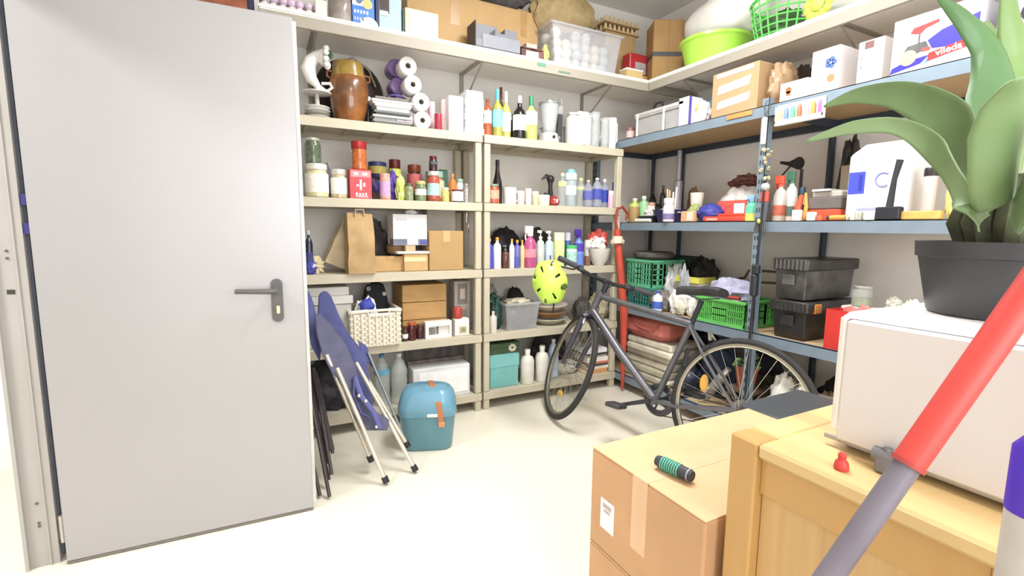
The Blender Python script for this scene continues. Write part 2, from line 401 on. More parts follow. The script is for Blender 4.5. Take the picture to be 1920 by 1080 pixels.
def mug(P, label, col='#f4f2ee', group=None, hs=1, name='mug', cat='mug'):
    r = can(P, label, col, name, cat, hollow=True, k=.95, group=group); R, h = P[4] / 2, P[5]
    MB().tube([(hs*R*.9, 0, h*.78), (hs*R*1.5, 0, h*.72), (hs*R*1.6, 0, h*.45), (hs*R*1.4, 0, h*.25), (hs*R*.9, 0, h*.2)], R*.12, 8).obj('handle', mat(col, .3), r)
    return r
def heap(P, label, d=.2, col='#dddddd', name='plastic_bag', cat='bag', seed=1, amp=.25, rough=.5, group=None, extra=None, alpha=1, bump=.4, f=3.0, var=.12):
    r = root(P, name, label, cat, group); w, h = P[4], P[5]
    MB().blob(w, d, h, seed, amp, 34, 20, (0, d/2, 0), f).obj('body', mat(col, rough, var=var, scale=24, bump=bump, alpha=alpha), r)
    for k, e in enumerate(extra or ()):  # (cx, cz, size, colour, name) fractions
        MB().blob(e[2]*w, e[2]*w*.7, e[2]*w, seed + k + 5, .3, 18, 10, (e[0]*w, d*.2, e[1]*h)).obj(e[4], mat(e[3], rough, var=.12, scale=30, bump=.3), r)
    return r
def tub(P, label, d=.2, col='#eeeeee', name='storage_tub', cat='tub', tap=.88, th=.004, alpha=1, lid=None, rim=.008, ribs=0, group=None, rough=.4, handle=False, tilt=(0, 0)):
    r = root(P, name, label, cat, group, tilt); w, h = P[4], P[5]; m = mat(col, rough, var=.05, alpha=alpha)
    H = h if not lid else h * .86
    def ring(k, z, o=0): return [((-w/2 + o)*k, d/2 + (-d/2 + o)*k, z), ((w/2 - o)*k, d/2 + (-d/2 + o)*k, z), ((w/2 - o)*k, d/2 + (d/2 - o)*k, z), ((-w/2 + o)*k, d/2 + (d/2 - o)*k, z)]
    R = [ring(tap, 0), ring(1, H), ring(1, H, th), ring(tap, th, th)]
    fs = [(3, 2, 1, 0), (12, 13, 14, 15)]
    for a in range(3):
        for i in range(4):
            j = (i + 1) % 4; fs.append((a*4 + i, a*4 + j, a*4 + 4 + j, a*4 + 4 + i))
    MB().add(sum(R, []), fs).obj('body', m, r, smooth=False)
    b = MB()
    for q in ((-w/2 - rim, w/2 + rim, -rim, 0), (-w/2 - rim, w/2 + rim, d, d + rim), (-w/2 - rim, -w/2, 0, d), (w/2, w/2 + rim, 0, d)):
        b.box(*q, H - .012, H)
    b.obj('rim', m, r)
    if ribs:
        b = MB()
        for k in range(ribs):
            x = -w/2 + w*(k + .5)/ribs; b.box(x*.97 - .002, x*.97 + .002, -.002, .006, H*.3, H - .012)
        b.obj('ribs', m, r)
    if lid:
        MB().box(-w/2 - rim - .002, w/2 + rim + .002, -rim - .002, d + rim + .002, H + .0005, h, b=.003).obj('lid', mat(lid, rough, var=.04), r)
    if handle:
        MB().box(-w*.14, w*.14, -rim - .006, -rim, H*.72, H*.9).obj('handle', m, r)
    return r
def crate(P, label, d=.25, col='#5fbf5a', name='plastic_crate', cat='crate', nx=9, nz=4, group=None, solid=None, ny=5):
    r = root(P, name, label, cat, group); w, h = P[4], P[5]; m = mat(col, .45, var=.06)
    t = .006
    MB().box(-w/2, w/2, 0, d, 0, t).obj('base', m, r)
    for nm, a, b_, n, ax in (('front', -w/2, w/2, nx, 'x0'), ('back', -w/2, w/2, nx, 'x1'), ('left', 0, d, ny, 'y0'), ('right', 0, d, ny, 'y1')):
        b = MB()
        def put(u0, u1, z0, z1):
            if ax[0] == 'x':
                y = 0 if ax[1] == '0' else d - t; b.box(u0, u1, y, y + t, z0, z1)
            else:
                x = -w/2 if ax[1] == '0' else w/2 - t; b.box(x, x + t, u0, u1, z0, z1)
        put(a, b_, h*.86, h); put(a, b_, t, h*.12)
        for k in range(1, nz): put(a, b_, h*(.12 + .74*k/nz) - .003, h*(.12 + .74*k/nz) + .003)
        for k in range(n + 1):
            u = a + (b_ - a)*k/n; hw = (b_ - a)/n*.16; put(max(a, u - hw), min(b_, u + hw), h*.12, h*.86)
        if solid: put(a + (b_ - a)*solid[0], a + (b_ - a)*solid[1], h*.12, h*.86)
        b.obj(nm + '_lattice', m, r)
    b = MB().box(-w/2 - .008, w/2 + .008, -.008, 0, h - .014, h).box(-w/2 - .008, w/2 + .008, d, d + .008, h - .014, h).box(-w/2 - .008, -w/2, 0, d, h - .014, h).box(w/2, w/2 + .008, 0, d, h - .014, h)
    b.obj('rim', m, r)
    return r
def paper_bag(P, label, d=.12, col='#b8966a', lean=0, roll=0, seed=3, group=None):
    r = root(P, 'paper_bag', label, 'bag', group, (roll, lean)); w, h = P[4], P[5]
    nx, nz = 8, 14; vs = []; fs = []
    ring = []
    for k in range(nz + 1):
        t = k / nz; z = t * h; dd = d * (1 - .72 * max(0, (t - .55) / .45)); ww = w * (1 - .06 * t)
        pts = []
        for i in range(nx): pts.append((-ww/2 + ww*i/nx, d/2 - dd/2))
        for i in range(4): pts.append((ww/2 - (.018 * math.sin(PI*i/4) * (t > .05)), d/2 - dd/2 + dd*i/4))
        for i in range(nx): pts.append((ww/2 - ww*i/nx, d/2 + dd/2))
        for i in range(4): pts.append((-ww/2 + (.018 * math.sin(PI*i/4) * (t > .05)), d/2 + dd/2 - dd*i/4))
        for x, y in pts:
            n = noise.noise(Vector((x*16, y*16 + seed*5, z*11))) * .011 * min(1, t*4)
            vs.append((x + n*.6, y + n, z + (n*1.4 if k == nz else 0)))
    q = 2*nx + 8
    for k in range(nz):
        for i in range(q):
            j = (i + 1) % q; fs.append((k*q + i, k*q + j, k*q + q + j, k*q + q + i))
    fs.append(tuple(range(q - 1, -1, -1)))
    MB().add(vs, fs).obj('body', mat(col, .7, var=.12, scale=12, bump=.3), r)
    MB().tube([(-w*.18, d*.3, h*.96), (-w*.16, d*.25, h*1.06), (w*.12, d*.25, h*1.07), (w*.16, d*.3, h*.96)], .004, 6).obj('handle', mat('#c9a98a', .8), r)
    return r
def book(P, label, d=.2, col='#cc4444', group='books and magazines lying on the bottom shelf', page='#efe9dc'):
    r = root(P, 'book', label, 'book', group); w, h = P[4], P[5]
    MB().box(-w/2, w/2, 0, d, 0, h*.14).box(-w/2, w/2, 0, d, h*.86, h).box(-w/2, w/2, -.001, .002, 0, h).obj('cover', mat(col, .5, var=.08), r)
    MB().box(-w/2 + .003, w/2 - .003, .003, d - .003, h*.15, h*.85).obj('pages', mat(page, .8), r)
    return r
def roll(P, label, L=.1, group='white toilet rolls piled on the top beige shelf', col='#f4f1ee'):
    r = root(P, 'toilet_roll', label, 'toilet roll', group); R = P[4]/2
    MB().lathe([(R*.34, 0), (R*.95, 0), (R, .004), (R, L - .004), (R*.95, L), (R*.34, L), (R*.34, 0)], (0, L, R), 24, axis='y', caps=False).obj('paper', mat(col, .85, var=.04, scale=30), r)
    MB().lathe([(R*.33, .001), (R*.33, L - .001), (R*.27, L - .001), (R*.27, .001), (R*.33, .001)], (0, L, R), 18, axis='y', caps=False).obj('core', mat('#a8a19a', .8), r)
    return r
def plates(P, labels, n, col='#e6e2da', group=None, name='plate', cat='plate', thick=None):
    h = P[5] / n; R = P[4]/2
    for k in range(n):
        q = (P[0], P[1] + R, P[2] + k*h, P[3], P[4], h)
        r = root(q, name, labels[k] if isinstance(labels, (list, tuple)) else labels, cat, group)
        c = col[k % len(col)] if isinstance(col, (list, tuple)) else col
        MB().lathe([(R*.55, 0), (R*.6, h*.1), (R*(.97 - .02*(k % 2)), h*.86), (R*(.97 - .02*(k % 2)), h*.95), (R*.55, h*.4), (.001, h*.38)], n=28).obj('body', mat(c, .25, var=.04, coat=.3), r)

# ============================================================ beige shelves, left unit, top level
S1, S2, S3, S4, S5 = 1.79, 1.367, .943, .516, .12
plates((0.3015, 2.86, 1.7906, 0, 0.1425, 0.0697), ['white serving plate at the bottom of the stack beside the wooden urn', 'grey-rimmed plate second from the bottom of the stack beside the wooden urn', 'white plate in the middle of the stack beside the wooden urn', 'white dinner plate on top of the stack beside the wooden urn'], 4, ['#e4e0da', '#a9a29a', '#efece6', '#e9e6e0'], 'stacked plates at the left end of the top beige shelf')
# cake stand on the plates and the white horn vase
P = (0.3028, 2.86, 1.8601, 0, 0.134, 0.0773)
r = root((P[0], P[1] + P[4]/2, P[2], 0), 'cake_stand', 'small glass cake stand standing on the plate stack beside the wooden urn', 'cake stand')
MB().lathe([(.05, 0), (.052, .004), (.012, .012), (.01, P[5] - .012), (.02, P[5] - .008)], n=18).obj('foot', mat('#cfcac2', .15, var=.1), r)
MB().lathe([(.02, P[5] - .008), (.075, P[5] - .006), (.077, P[5]), (.07, P[5] - .002), (.001, P[5] - .003)], n=22).obj('plate', mat('#e2ddd6', .2, var=.08), r)
P = (0.3079, 2.88, 1.9422, 0, 0.161, 0.2087)
r = root((P[0], P[1] + .05, P[2], 0), 'horn_vase', 'white ceramic lily-shaped vase with green leaves in its mouth, on the cake stand', 'vase')
h = P[5]
MB().tube([(.02, 0, 0), (.0, 0, .03), (-.03, 0, h*.3), (-.045, 0, h*.55), (-.03, 0, h*.75), (.0, -.01, h*.86), (.04, -.03, h*.84)], [.03, .018, .03, .04, .036, .032, .05], 18).obj('body', mat('#f1eee8', .2, var=.03, coat=.4), r)
fr_ = MB()
for k in range(9):
    a = 2*PI*k/9; fr_.ball((.048 + .008*math.cos(a), -.045 + .05*math.cos(a)*.6, h*.84 + .048*math.sin(a)), .016, 8, 6)
fr_.obj('petal_rim', mat('#f4f2ec', .3), r)
lf = MB()
for k in range(10):
    a = 2*PI*k/10; lf.add([(.05, -.06, h*.84), (.055 + .02*math.cos(a), -.085, h*.84 + .026*math.sin(a)), (.055 + .02*math.cos(a + .5), -.08, h*.84 + .026*math.sin(a + .5)), (.05, -.068, h*.84 + .004)], [(0, 1, 2), (0, 2, 3), (0, 3, 1), (1, 3, 2)])
lf.obj('leaves', mat('#41593a', .6, var=.3), r)
MB().tube([(.02, -.02, h*.2), (.06, -.04, h*.2), (.07, -.04, h*.1), (.05, -.03, .005), (.03, -.01, .01)], .008, 10).obj('handle', mat('#efebe4', .2), r)
# wooden urn
P = (0.4742, 2.95, 1.7906, 0, 0.2127, 0.3303)
r = root(P, 'wooden_urn', 'round brown wooden urn with a yellow top between the plates and the trays', 'urn'); R = P[4]/2; h = P[5]
UM = mat('#8f5518', .25, var=.45, scale=7, coat=.6)
MB().lathe([(R*.62, 0), (R*.72, h*.03), (R*.92, h*.25), (R, h*.48), (R*.99, h*.64), (R*.93, h*.74), (R*.88, h*.76)], n=32).obj('body', UM, r)
MB().lathe([(R*.885, h*.758), (R*.86, h*.8), (R*.8, h*.88), (R*.77, h*.97), (R*.74, h), (R*.6, h*.99)], n=32).obj('neck', mat('#96761a', .25, var=.2, scale=8, coat=.7), r)
for sx in (-1, 1): MB().tube([(sx*R*.93, -.01, h*.72), (sx*R*1.08, -.01, h*.74), (sx*R*1.08, -.01, h*.82), (sx*R*.84, -.01, h*.83)], .007, 8).obj('handle', mat('#7a4718', .4), r)
# wok behind the urn
P = (0.5693, 3.14, 2.0493, 0, 0.2075, 0.2015)
r = root((.505, 3.12, 1.7908, 0), 'frying_pan', 'dark round pan standing on edge behind the wooden urn', 'pan'); R = .195
MB().lathe([(.001, .0), (R*.6, .004), (R*.85, .02), (R, .045), (R*1.03, .045), (R*.88, .012), (R*.6, -.004), (.001, -.006)], (0, .03, R*1.05), 30, axis='y').obj('body', mat('#4a3f3a', .35, .3, var=.1), r)
MB().tube([(-.04, 0, R*2.0), (.02, -.03, R*2.12), (.11, -.04, R*1.8), (.15, -.03, R*1.35)], .005, 8).obj('handle', mat('#b8aa98', .3, .6), r)
# tray stack
zz = 1.79
for k, (a, b, c, hh, lab, yo) in enumerate(((694, 777, '#8d8c8a', .03, 'grey metal baking tray at the bottom of the tray pile', 0), (693, 775, '#b9bcba', .028, 'silver foil tray second from the bottom of the tray pile', .01), (695, 772, '#6f7472', .022, 'dark grey shallow tray in the middle of the tray pile', 0), (700, 775, '#efeeec', .034, 'white plastic food tray above the dark tray', .0), (694, 776, '#e8e8e6', .012, 'thin white lid near the top of the tray pile', .005), (692, 778, '#f4f4f2', .012, 'thin white board second from the top of the tray pile', .0), (700, 768, '#7d7468', .022, 'brown-grey roasting tin on top of the tray pile', .03))):
    Q = (0.7025, 2.87, 1.7906, 0, 0.2405, 0.1088)
    tub((Q[0] + (a - 694)*.0004, 2.87 + yo, zz, 0, .212*(b - a)/82, hh), lab, .24, c, 'tray', 'tray', .93, .003, rim=.006, group='trays piled beside the urn', rough=.3)
    zz += hh + .0008
MB_t = zz
r = root((.585, 2.99, 1.7905, 0), 'storage_flask', 'tall black flask squeezed between the urn and the trays', 'flask')
MB().lathe([(.022, 0), (.024, .004), (.024, .12), (.018, .135), (.018, .15)], n=16).obj('body', mat('#2b2a30', .3), r); MB().lathe([(.02, .1501), (.02, .17), (.015, .175)], n=16).obj('cap', '#dddddd', r)
r = root((.74, 2.96, zz + .0045, 0), 'cable_loop', 'purple-blue cord loop lying on the tray pile', 'cord')
MB().tube([(.06*math.cos(a), .05*math.sin(a), .004 + .012*abs(math.sin(a))) for a in [2*PI*k/16 for k in range(16)]], .004, 6, closed=True).obj('cord', mat('#6a5aa8', .6), r)
# toilet rolls: stacked towers, ends to the viewer
RR = .052
x0 = (0.8246, 2.88, 1.7906, 0, 0.1023, 0.3657)[0]
for k, (dx, dz, lab) in enumerate(((.055, 0, 'white toilet roll at the foot of the leaning roll pile'), (.048, .1045, 'white toilet roll second from the bottom of the roll pile'), (.0, .197, 'white toilet roll third from the bottom of the roll pile'), (-.028, .296, 'white toilet roll at the very top of the roll pile'))):
    roll((x0 + dx, 2.87, 1.7905 + dz, 0, .104, .104), lab, .1)
roll((x0 - .052, 2.88, 1.7905, 0, .104, .104), 'toilet roll in lilac film beside the foot of the roll pile', .1, col='#b9a8bb')
r = root((x0 - .035, 2.985, 1.7905, 0), 'roll_pack', 'tall pack of toilet rolls in purple film behind the roll pile', 'pack')
for k in range(4): MB().lathe([(.045, 0), (.052, .006), (.052, .1), (.045, .106)], (-.01*k, 0, .052 + .1045*k + .0), 20, axis='y').xf(Matrix.Translation((0, .11, 0))).obj('wrapped_roll', mat('#8466a8', .35, var=.25, scale=12, coat=.4), r)
# pink cups, white blocks
can((0.9743, 2.99, 1.7906, 0, 0.045, 0.1926), 'pale pink plastic cup stack beside the toilet rolls', '#e2b4ba', 'cup_stack', 'cup', k=.8)
can((0.9852, 2.9, 1.7906, 0, 0.0442, 0.1055), 'short dark red candle in front of the pink cups', '#a8283c', 'candle', 'candle')
can((1.0513, 2.97, 1.7906, 0, 0.0528, 0.2106), 'milky pink tall cup stack beside the white polystyrene block', '#ead2d0', 'cup_stack', 'cup', k=.82)
carton((1.0995, 2.89, 1.7906, 0, 0.0946, 0.2241), 'smaller white polystyrene block on the top beige shelf beside the toilet rolls', .16, '#fbfbfa', name='foam_block', tape=None)
Q = (1.218, 2.87, 1.7906, 0, 0.1227, 0.2666)
r = root(Q, 'paper_stack', 'tall stack of white paper plates and napkins beside the orange bottle', 'paper stack'); w, h = Q[4], Q[5]
for k in range(6): MB().box(-w/2 + .003*(k % 2), w/2 - .004*(k % 3), .002*(k % 2), .17, h*k/6, h*(k + 1)/6 - .001, b=.003).obj('pack', mat('#faf9f7', .8, var=.02), r)
MB().box(-w/2 - .012, w/2 - .02, -.008, .17, 0, h*.05).obj('tray_foot', '#f1eeea', r)

# ============================================================ right unit, top level: bottles and jugs
bottle((1.3062, 2.88, 1.7906, 0, 0.052, 0.229), 'orange-brown rum bottle with a white label, leftmost of the bottles', '#b5521c', '#8a4a2c', '#f3e9dd', 'squat', group='bottles on the top beige shelf', bandz=(.34, .68))
bottle((1.3756, 2.88, 1.7906, 0, 0.072, 0.2966), 'white wine bottle with a turquoise label and turquoise neck', '#a9a63c', '#4fb6c0', '#7fcdd4', group='bottles on the top beige shelf', capz=.72, bandz=(.2, .56))
bottle((1.4568, 2.92, 1.7906, 0, 0.0665, 0.3037), 'pale yellow wine bottle with a cream label and white neck', '#c0bb58', '#efe6cf', '#f4efe2', group='bottles on the top beige shelf', capz=.72, bandz=(.16, .55))
bottle((1.4684, 3.02, 1.7906, 0, 0.056, 0.3563), 'dark red-necked bottle standing behind the turquoise-labelled bottle', '#7d7438', '#7a3b34', None, group='bottles on the top beige shelf', capz=.7)
bottle((1.5369, 2.88, 1.7906, 0, 0.0874, 0.2782), 'black wine bottle with a plain white label', '#17161a', '#c9c3c4', '#f1edf2', group='bottles on the top beige shelf', capz=.83, bandz=(.2, .55))
bottle((1.544, 2.98, 1.7906, 0, 0.0529, 0.1812), 'small dark bottle standing behind the black wine bottle', '#2a2226', '#504a4a', None, 'squat', group='bottles on the top beige shelf')
bottle((1.6234, 2.88, 1.7906, 0, 0.0855, 0.2893), 'yellow-green wine bottle with a green neck, rightmost of the bottles', '#c8cf5e', '#2f8b5c', '#f4f0f4', group='bottles on the top beige shelf', capz=.7, bandz=(.34, .64))
# blender
P = (1.7759, 2.9, 1.7906, 0, 0.145, 0.2579)
r = root(P, 'blender', 'glass blender jug with a chrome base beside the yellow-green wine bottle', 'blender'); R = P[4]/2; h = P[5]
MB().lathe([(R*.95, 0), (R, .006), (R*.85, h*.24), (R*.6, h*.28)], n=22).obj('base', mat('#d8d6d4', .25, .4), r)
MB().lathe([(R*.018, 0), (R*.16, .001)], (0, -R*.93, h*.13), 14, axis='y').lathe([(R*.14, 0), (R*.14, .006)], (0, -R*.88, h*.13), 14, axis='y').obj('dial', '#222222', r)
MB().lathe([(R*.5, h*.285), (R*.62, h*.33), (R*.92, h*.9), (R*.97, h), (R*.9, h), (R*.85, h*.88), (R*.5, h*.33), (.002, h*.32)], n=24).obj('jug', clear('#dfe5e6', .4), r)
MB().lathe([(R*.99, h*.985), (R*.99, h*1.03), (R*.4, h*1.05), (R*.35, h*1.1)], n=22).obj('lid', mat('#9fa09e', .3, .5), r)
r = root((1.861, 2.9, 1.7906, 0, 0.0698, 0.3245), 'coffee_grinder', 'tall dark grey electric grinder with a metal loop, between the blender and the white canister', 'grinder')
MB().lathe([(.024, 0), (.026, .006), (.022, .05), (.02, .055)], n=18).box(-.018, .018, -.018, .018, .05, .2, b=.006).obj('body', mat('#4a4c50', .3, .3), r)
MB().lathe([(.019, .2002), (.026, .22), (.03, .25), (.028, .252)], n=18).obj('hopper', clear('#b7b8b8', .6), r)
MB().tube([(-.02, 0, .25), (-.012, 0, .30), (0, 0, .315), (.012, 0, .30), (.02, 0, .25)], .0035, 6).obj('loop', mat('#9a9896', .3, .6), r)
tub((1.945, 3.02, 1.7905, 0, .16, .16), 'frosted bowl behind the white canister on the top beige shelf', .14, '#c6c4be', 'bowl', 'bowl', .7, alpha=.8)
r = can((2.0252, 2.91, 1.7906, 0, 0.1875, 0.196), 'white round canister with a cloth on top among the glass jugs', '#f0eeec', 'canister', 'canister')
P = (2.0252, 2.91, 1.7906, 0, 0.1875, 0.196)
MB().blob(P[4]*1.0, P[4]*.9, .045, 4, .3, c=(.01, 0, P[5] - .006)).obj('cloth', mat('#f5f3ef', .8, var=.05), r)
def jug(P, label, group='glass jugs on the top beige shelf'):
    r = root(P, 'glass_jug', label, 'jug', group); R = P[4]/2; h = P[5]
    MB().lathe([(R*.8, 0), (R*.86, .006), (R*.95, h*.5), (R*.8, h*.8), (R*.95, h), (R*.88, h), (R*.74, h*.8), (R*.86, h*.5), (R*.76, .012), (.001, .01)], n=22).obj('body', clear('#d9dede', .28), r)
    MB().tube([(R*.8, 0, h*.85), (R*1.5, 0, h*.8), (R*1.5, 0, h*.4), (R*.9, 0, h*.25)], R*.1, 8).obj('handle', clear('#dfe4e4', .6), r)
jug((2.1631, 2.9, 1.7906, 0, 0.0852, 0.2461), 'glass jug just right of the white canister')
jug((2.255, 2.9, 1.7906, 0, 0.0776, 0.2193), 'smaller glass jug beside the white mug-handled kettle')
r = can((2.321, 2.9, 1.7906, 0, 0.0641, 0.2265), 'tall white jug with a loop handle at the right end of the top beige shelf', '#f6f5f3', 'white_jug', 'jug', k=.9)
P = (2.321, 2.9, 1.7906, 0, 0.0641, 0.2265)
MB().tube([(.018, 0, P[5]*.95), (.045, 0, P[5]*.85), (.046, 0, P[5]*.3), (.02, 0, P[5]*.15)], .005, 8).obj('handle', '#f6f5f3', r)
# ============================================================ left unit, second level: jars
G2 = 'jars and spices on the second beige shelf'
jar((0.2819, 2.9, 1.3676, 0, 0.1211, 0.1825), 'wide cream-labelled jar at the left end of the jar shelf', '#d9d09a', '#e9e4d6', '#efe9dc', .18, group=G2)
Q = (0.2819, 2.9, 1.3676, 0, 0.1211, 0.1825)
P = (0.2675, 2.9, 1.5573, 0, 0.0842, 0.1368)
jar((P[0], 2.9, 1.367 + Q[5] + .001, 0, P[4], P[5]), 'green preserving jar standing on the wide cream-labelled jar', '#5d6b52', '#b9c0ae', None, .12, group=G2)
jar((0.3961, 2.9, 1.3676, 0, 0.0859, 0.1609), 'round jar with a white lid and white label beside the red carton', '#c7b489', '#d8d4cb', '#f2f2ec', .2, group=G2)
heap((0.3502, 3.04, 1.3676, 0, 0.0529, 0.2087), 'lilac crumpled bag behind the jar with the white lid', .06, '#8d86a0', seed=9, rough=.6)
P = (0.5122, 2.87, 1.3676, 0, 0.1209, 0.1652)
r = root(P, 'red_carton', 'bright red carton with pale lettering in the middle of the jar shelf', 'box', None); w, h = P[4], P[5]
MB().box(-w/2, w/2, 0, .07, 0, h, b=.002).obj('body', mat('#d8434c', .5, var=.08), r)
MB().box(-w*.44, w*.44, -.001, 0, h*.74, h*.95).obj('top_panel', mat('#e9888c', .5, var=.1), r)
prt = MB()
for k, (a, b, c, d) in enumerate(((-.3, -.12, .8, .9), (.08, .3, .8, .9), (-.06, .04, .3, .66), (-.2, -.1, .42, .5), (.1, .2, .42, .55), (-.2, .32, .06, .1), (-.24, -.16, .06, .22), (-.1, .0, .08, .2), (.05, .12, .08, .2), (.18, .26, .08, .22))): prt.box(a*w, b*w, -.002, -.001, c*h, d*h)
prt.obj('print', mat('#f4dcd8', .5), r)
P2 = (0.5131, 2.9, 1.5416, 0, 0.0915, 0.1576)
jar((P2[0], 2.905, 1.368 + h, 0, P2[4]*.9, P2[5]), 'orange preserve jar with a red lid standing on the red carton', '#c9661f', '#b3262c', None, .27, group=G2, neck=.95)
heap((0.6264, 2.95, 1.3676, 0, 0.0938, 0.1991), 'purple snack bag with a yellow corner beside the red carton', .07, '#473493', seed=11, rough=.3, extra=[(.1, .5, .3, '#d8d8ea', 'bag_print')])
P = (0.6302, 2.98, 1.5731, 0, 0.1067, 0.0933)
r = can((P[0], 2.985, 1.50, 0, P[4], P[5]), 'round dark blue and gold tin behind the purple bag', '#2a2a5c', 'biscuit_tin', 'tin', band='#9a8a34')
MB().box(-.035, .035, -.03, .03, -.132, -.0015).obj('carton_below', mat('#5a4a3a', .7), r)
jar((0.6486, 2.87, 1.3676, 0, 0.0617, 0.1496), 'pink and lilac spice cylinder in front of the purple bag', '#dca08e', None, '#c9a0d0', 0, group=G2, neck=1)
heap((0.713, 2.93, 1.3676, 0, 0.064, 0.1716), 'purple and white snack packet beside the lilac cylinder', .05, '#50359c', seed=14, rough=.3, extra=[(.15, .45, .4, '#e6e0f0', 'bag_print')])
jar((0.7439, 3.02, 1.3676, 0, 0.076, 0.2529), 'dark brown lidded jar with a lime label behind the snack packets', '#7c2c22', '#6a241e', '#c9d24e', .22, group=G2, bandz=(.6, .78))
heap((0.7481, 2.88, 1.3676, 0, 0.0575, 0.1441), 'lime green and white seasoning packet', .05, '#d3e06a', seed=15, rough=.35, extra=[(-.1, .2, .5, '#e9f2f0', 'bag_print')])
jar((0.8607, 3, 1.3676, 0, 0.0886, 0.2265), 'dark jar with a brown lid and pink label behind the small jars', '#3c2420', '#7b3a20', '#c05a5a', .2, group=G2, bandz=(.3, .75))
jar((0.7928, 2.88, 1.3676, 0, 0.0519, 0.1029), 'small olive jar left of the small gold-lidded jar', '#8b9468', '#5f6a4c', None, .15, group=G2)
jar((0.8634, 2.88, 1.3676, 0, 0.0696, 0.1192), 'small green jar with a gold lid and a white label', '#75835c', '#d8c47c', '#f0efe9', .17, group=G2, bandz=(.3, .6))
P = (0.9443, 2.88, 1.3676, 0, 0.0781, 0.1809)
jar(P, 'jar with turquoise and red label below the tall brown-lidded jar', '#b0503c', '#cfd8cd', '#a6d3cc', .14, group=G2, bandz=(.2, .6))
jar((0.991, 3, 1.3676, 0, 0.124, 0.1954), 'wide orange-brown jar with a pale label behind the turquoise-labelled jar', '#c08a60', '#9fc6ba', '#e5c7a0', .2, group=G2)
jar((0.9441, 2.88, 1.5516, 0, 0.0607, 0.1078)[:2] + (P[2] + P[5] + .001, 0, .05, .09), 'dark jar with a maroon lid stacked on the turquoise-labelled jar', '#3a1c20', '#6e2424', '#5a5a66', .2, group=G2, bandz=(.45, .65))
carton((1.085, 3.08, 1.3676, 0, 0.0519, 0.2227), 'dark green carton at the back of the jar shelf', .05, '#5f8f7c', tape=None)
bottle((1.0984, 2.96, 1.3676, 0, 0.0544, 0.1848), 'small orange sauce bottle near the right end of the jar shelf', '#c97a2e', '#d98a3a', None, 'squat', group=G2)
jar((1.014, 2.86, 1.3676, 0, 0.0484, 0.0868), 'tiny yellow jar in front of the wide orange-brown jar', '#c9c25e', '#e9e4b6', None, .18, group=G2)
jar((1.1437, 2.95, 1.3676, 0, 0.0513, 0.153), 'pale jar with a mint lid near the right end of the jar shelf', '#d4d8cc', '#9fbdae', None, .15, group=G2)
jar((1.0949, 2.87, 1.3676, 0, 0.0782, 0.0782), 'low dark jar with a white and blue label', '#4a3a3c', '#8a3a30', '#eceaf0', .1, group=G2, bandz=(.1, .85))
jar((1.1678, 2.9, 1.3676, 0, 0.0292, 0.1201), 'slim clear glass jar beside the right post of the left unit', '#b9b8b0', '#a8a69e', None, .1, group=G2, clr='#dddddd')
# ============================================================ right unit, second level
bottle((1.4025, 2.93, 1.3676, 0, 0.0667, 0.2896), 'tall black soy sauce bottle behind the orange-labelled jar', '#1f1614', '#181414', None, 'soy', capz=.86)
jar((1.3456, 2.87, 1.3676, 0, 0.0765, 0.1234), 'orange preserve jar with a printed label at the left end of the glass shelf', '#bd5a2c', '#93b39c', '#d8a688', .1, bandz=(.25, .7))
r = mug((1.4798, 2.9, 1.3676, 0, 0.092, 0.1113), 'white mug holding dark pens beside the soy sauce bottle')
for k in range(4): MB().tube([((k - 1.5)*.012, 0, .02), ((k - 1.5)*.02, .005, .11 + .01*(k % 2))], .004, 6).obj('pen', mat(('#333333', '#777777', '#444444', '#999999')[k], .4), r)
can((1.5627, 2.9, 1.3676, 0, 0.0574, 0.094), 'pink glass tumbler beside the white pen mug', '#e3c8c4', 'tumbler', 'glass', group='small glasses on the second shelf', hollow=True)
can((1.6351, 2.93, 1.3676, 0, 0.0546, 0.1134), 'tall pale tumbler second from the pen mug', '#ddd5d2', 'tumbler', 'glass', group='small glasses on the second shelf', hollow=True)
can((1.6007, 2.86, 1.3676, 0, 0.0453, 0.0367), 'low white egg cup in front of the tall pale tumbler', '#f2ede6', 'egg_cup', 'cup', hollow=True, k=.8)
can((1.6773, 2.9, 1.3676, 0, 0.0465, 0.0918), 'small greenish glass jar left of the cream pot', '#cfc9a6', 'glass_pot', 'glass', group='small glasses on the second shelf', top='#f2f0ec')
can((1.7279, 2.87, 1.3676, 0, 0.0811, 0.0706), 'cream striped pot in front of the black hand blender', '#efe6c4', 'cream_pot', 'pot')
P = (1.8205, 2.96, 1.3676, 0, 0.1197, 0.2276)
r = root(P, 'hand_torch', 'black pistol-shaped gadget with a bent head beside the clear bottles', 'gadget'); w, h = P[4], P[5]
MB().tube([(.012, 0, 0), (.016, 0, h*.3), (.014, 0, h*.62), (.012, 0, h*.8)], [.016, .02, .014, .02], 14).ball((.014, 0, h*.84), .028, 14, 10).tube([(.01, 0, h*.88), (-.02, 0, h*.93), (-.055, 0, h*.82)], [.018, .014, .006], 10).obj('body', mat('#26262a', .35), r)
MB().blob(.05, .05, h*.42, 3, .2, c=(-.022, 0, 0)).obj('base', mat('#3a3a42', .5), r)
P = (1.8099, 2.87, 1.3676, 0, 0.0829, 0.0738)
r = root(P, 'red_pot', 'small round glossy red pot beside the cream pot', 'pot')
MB().lathe([(P[4]*.3, 0), (P[4]*.48, P[5]*.2), (P[4]*.5, P[5]*.45), (P[4]*.3, P[5]*.8), (P[4]*.15, P[5]*.95)], n=20).obj('body', mat('#a3241e', .15, coat=.6), r)
MB().box(-.008, .008, -P[4]*.505, -P[4]*.4, P[5]*.3, P[5]*.6).obj('sticker', '#f0dede', r)
WG = 'clear drink bottles on the second beige shelf'
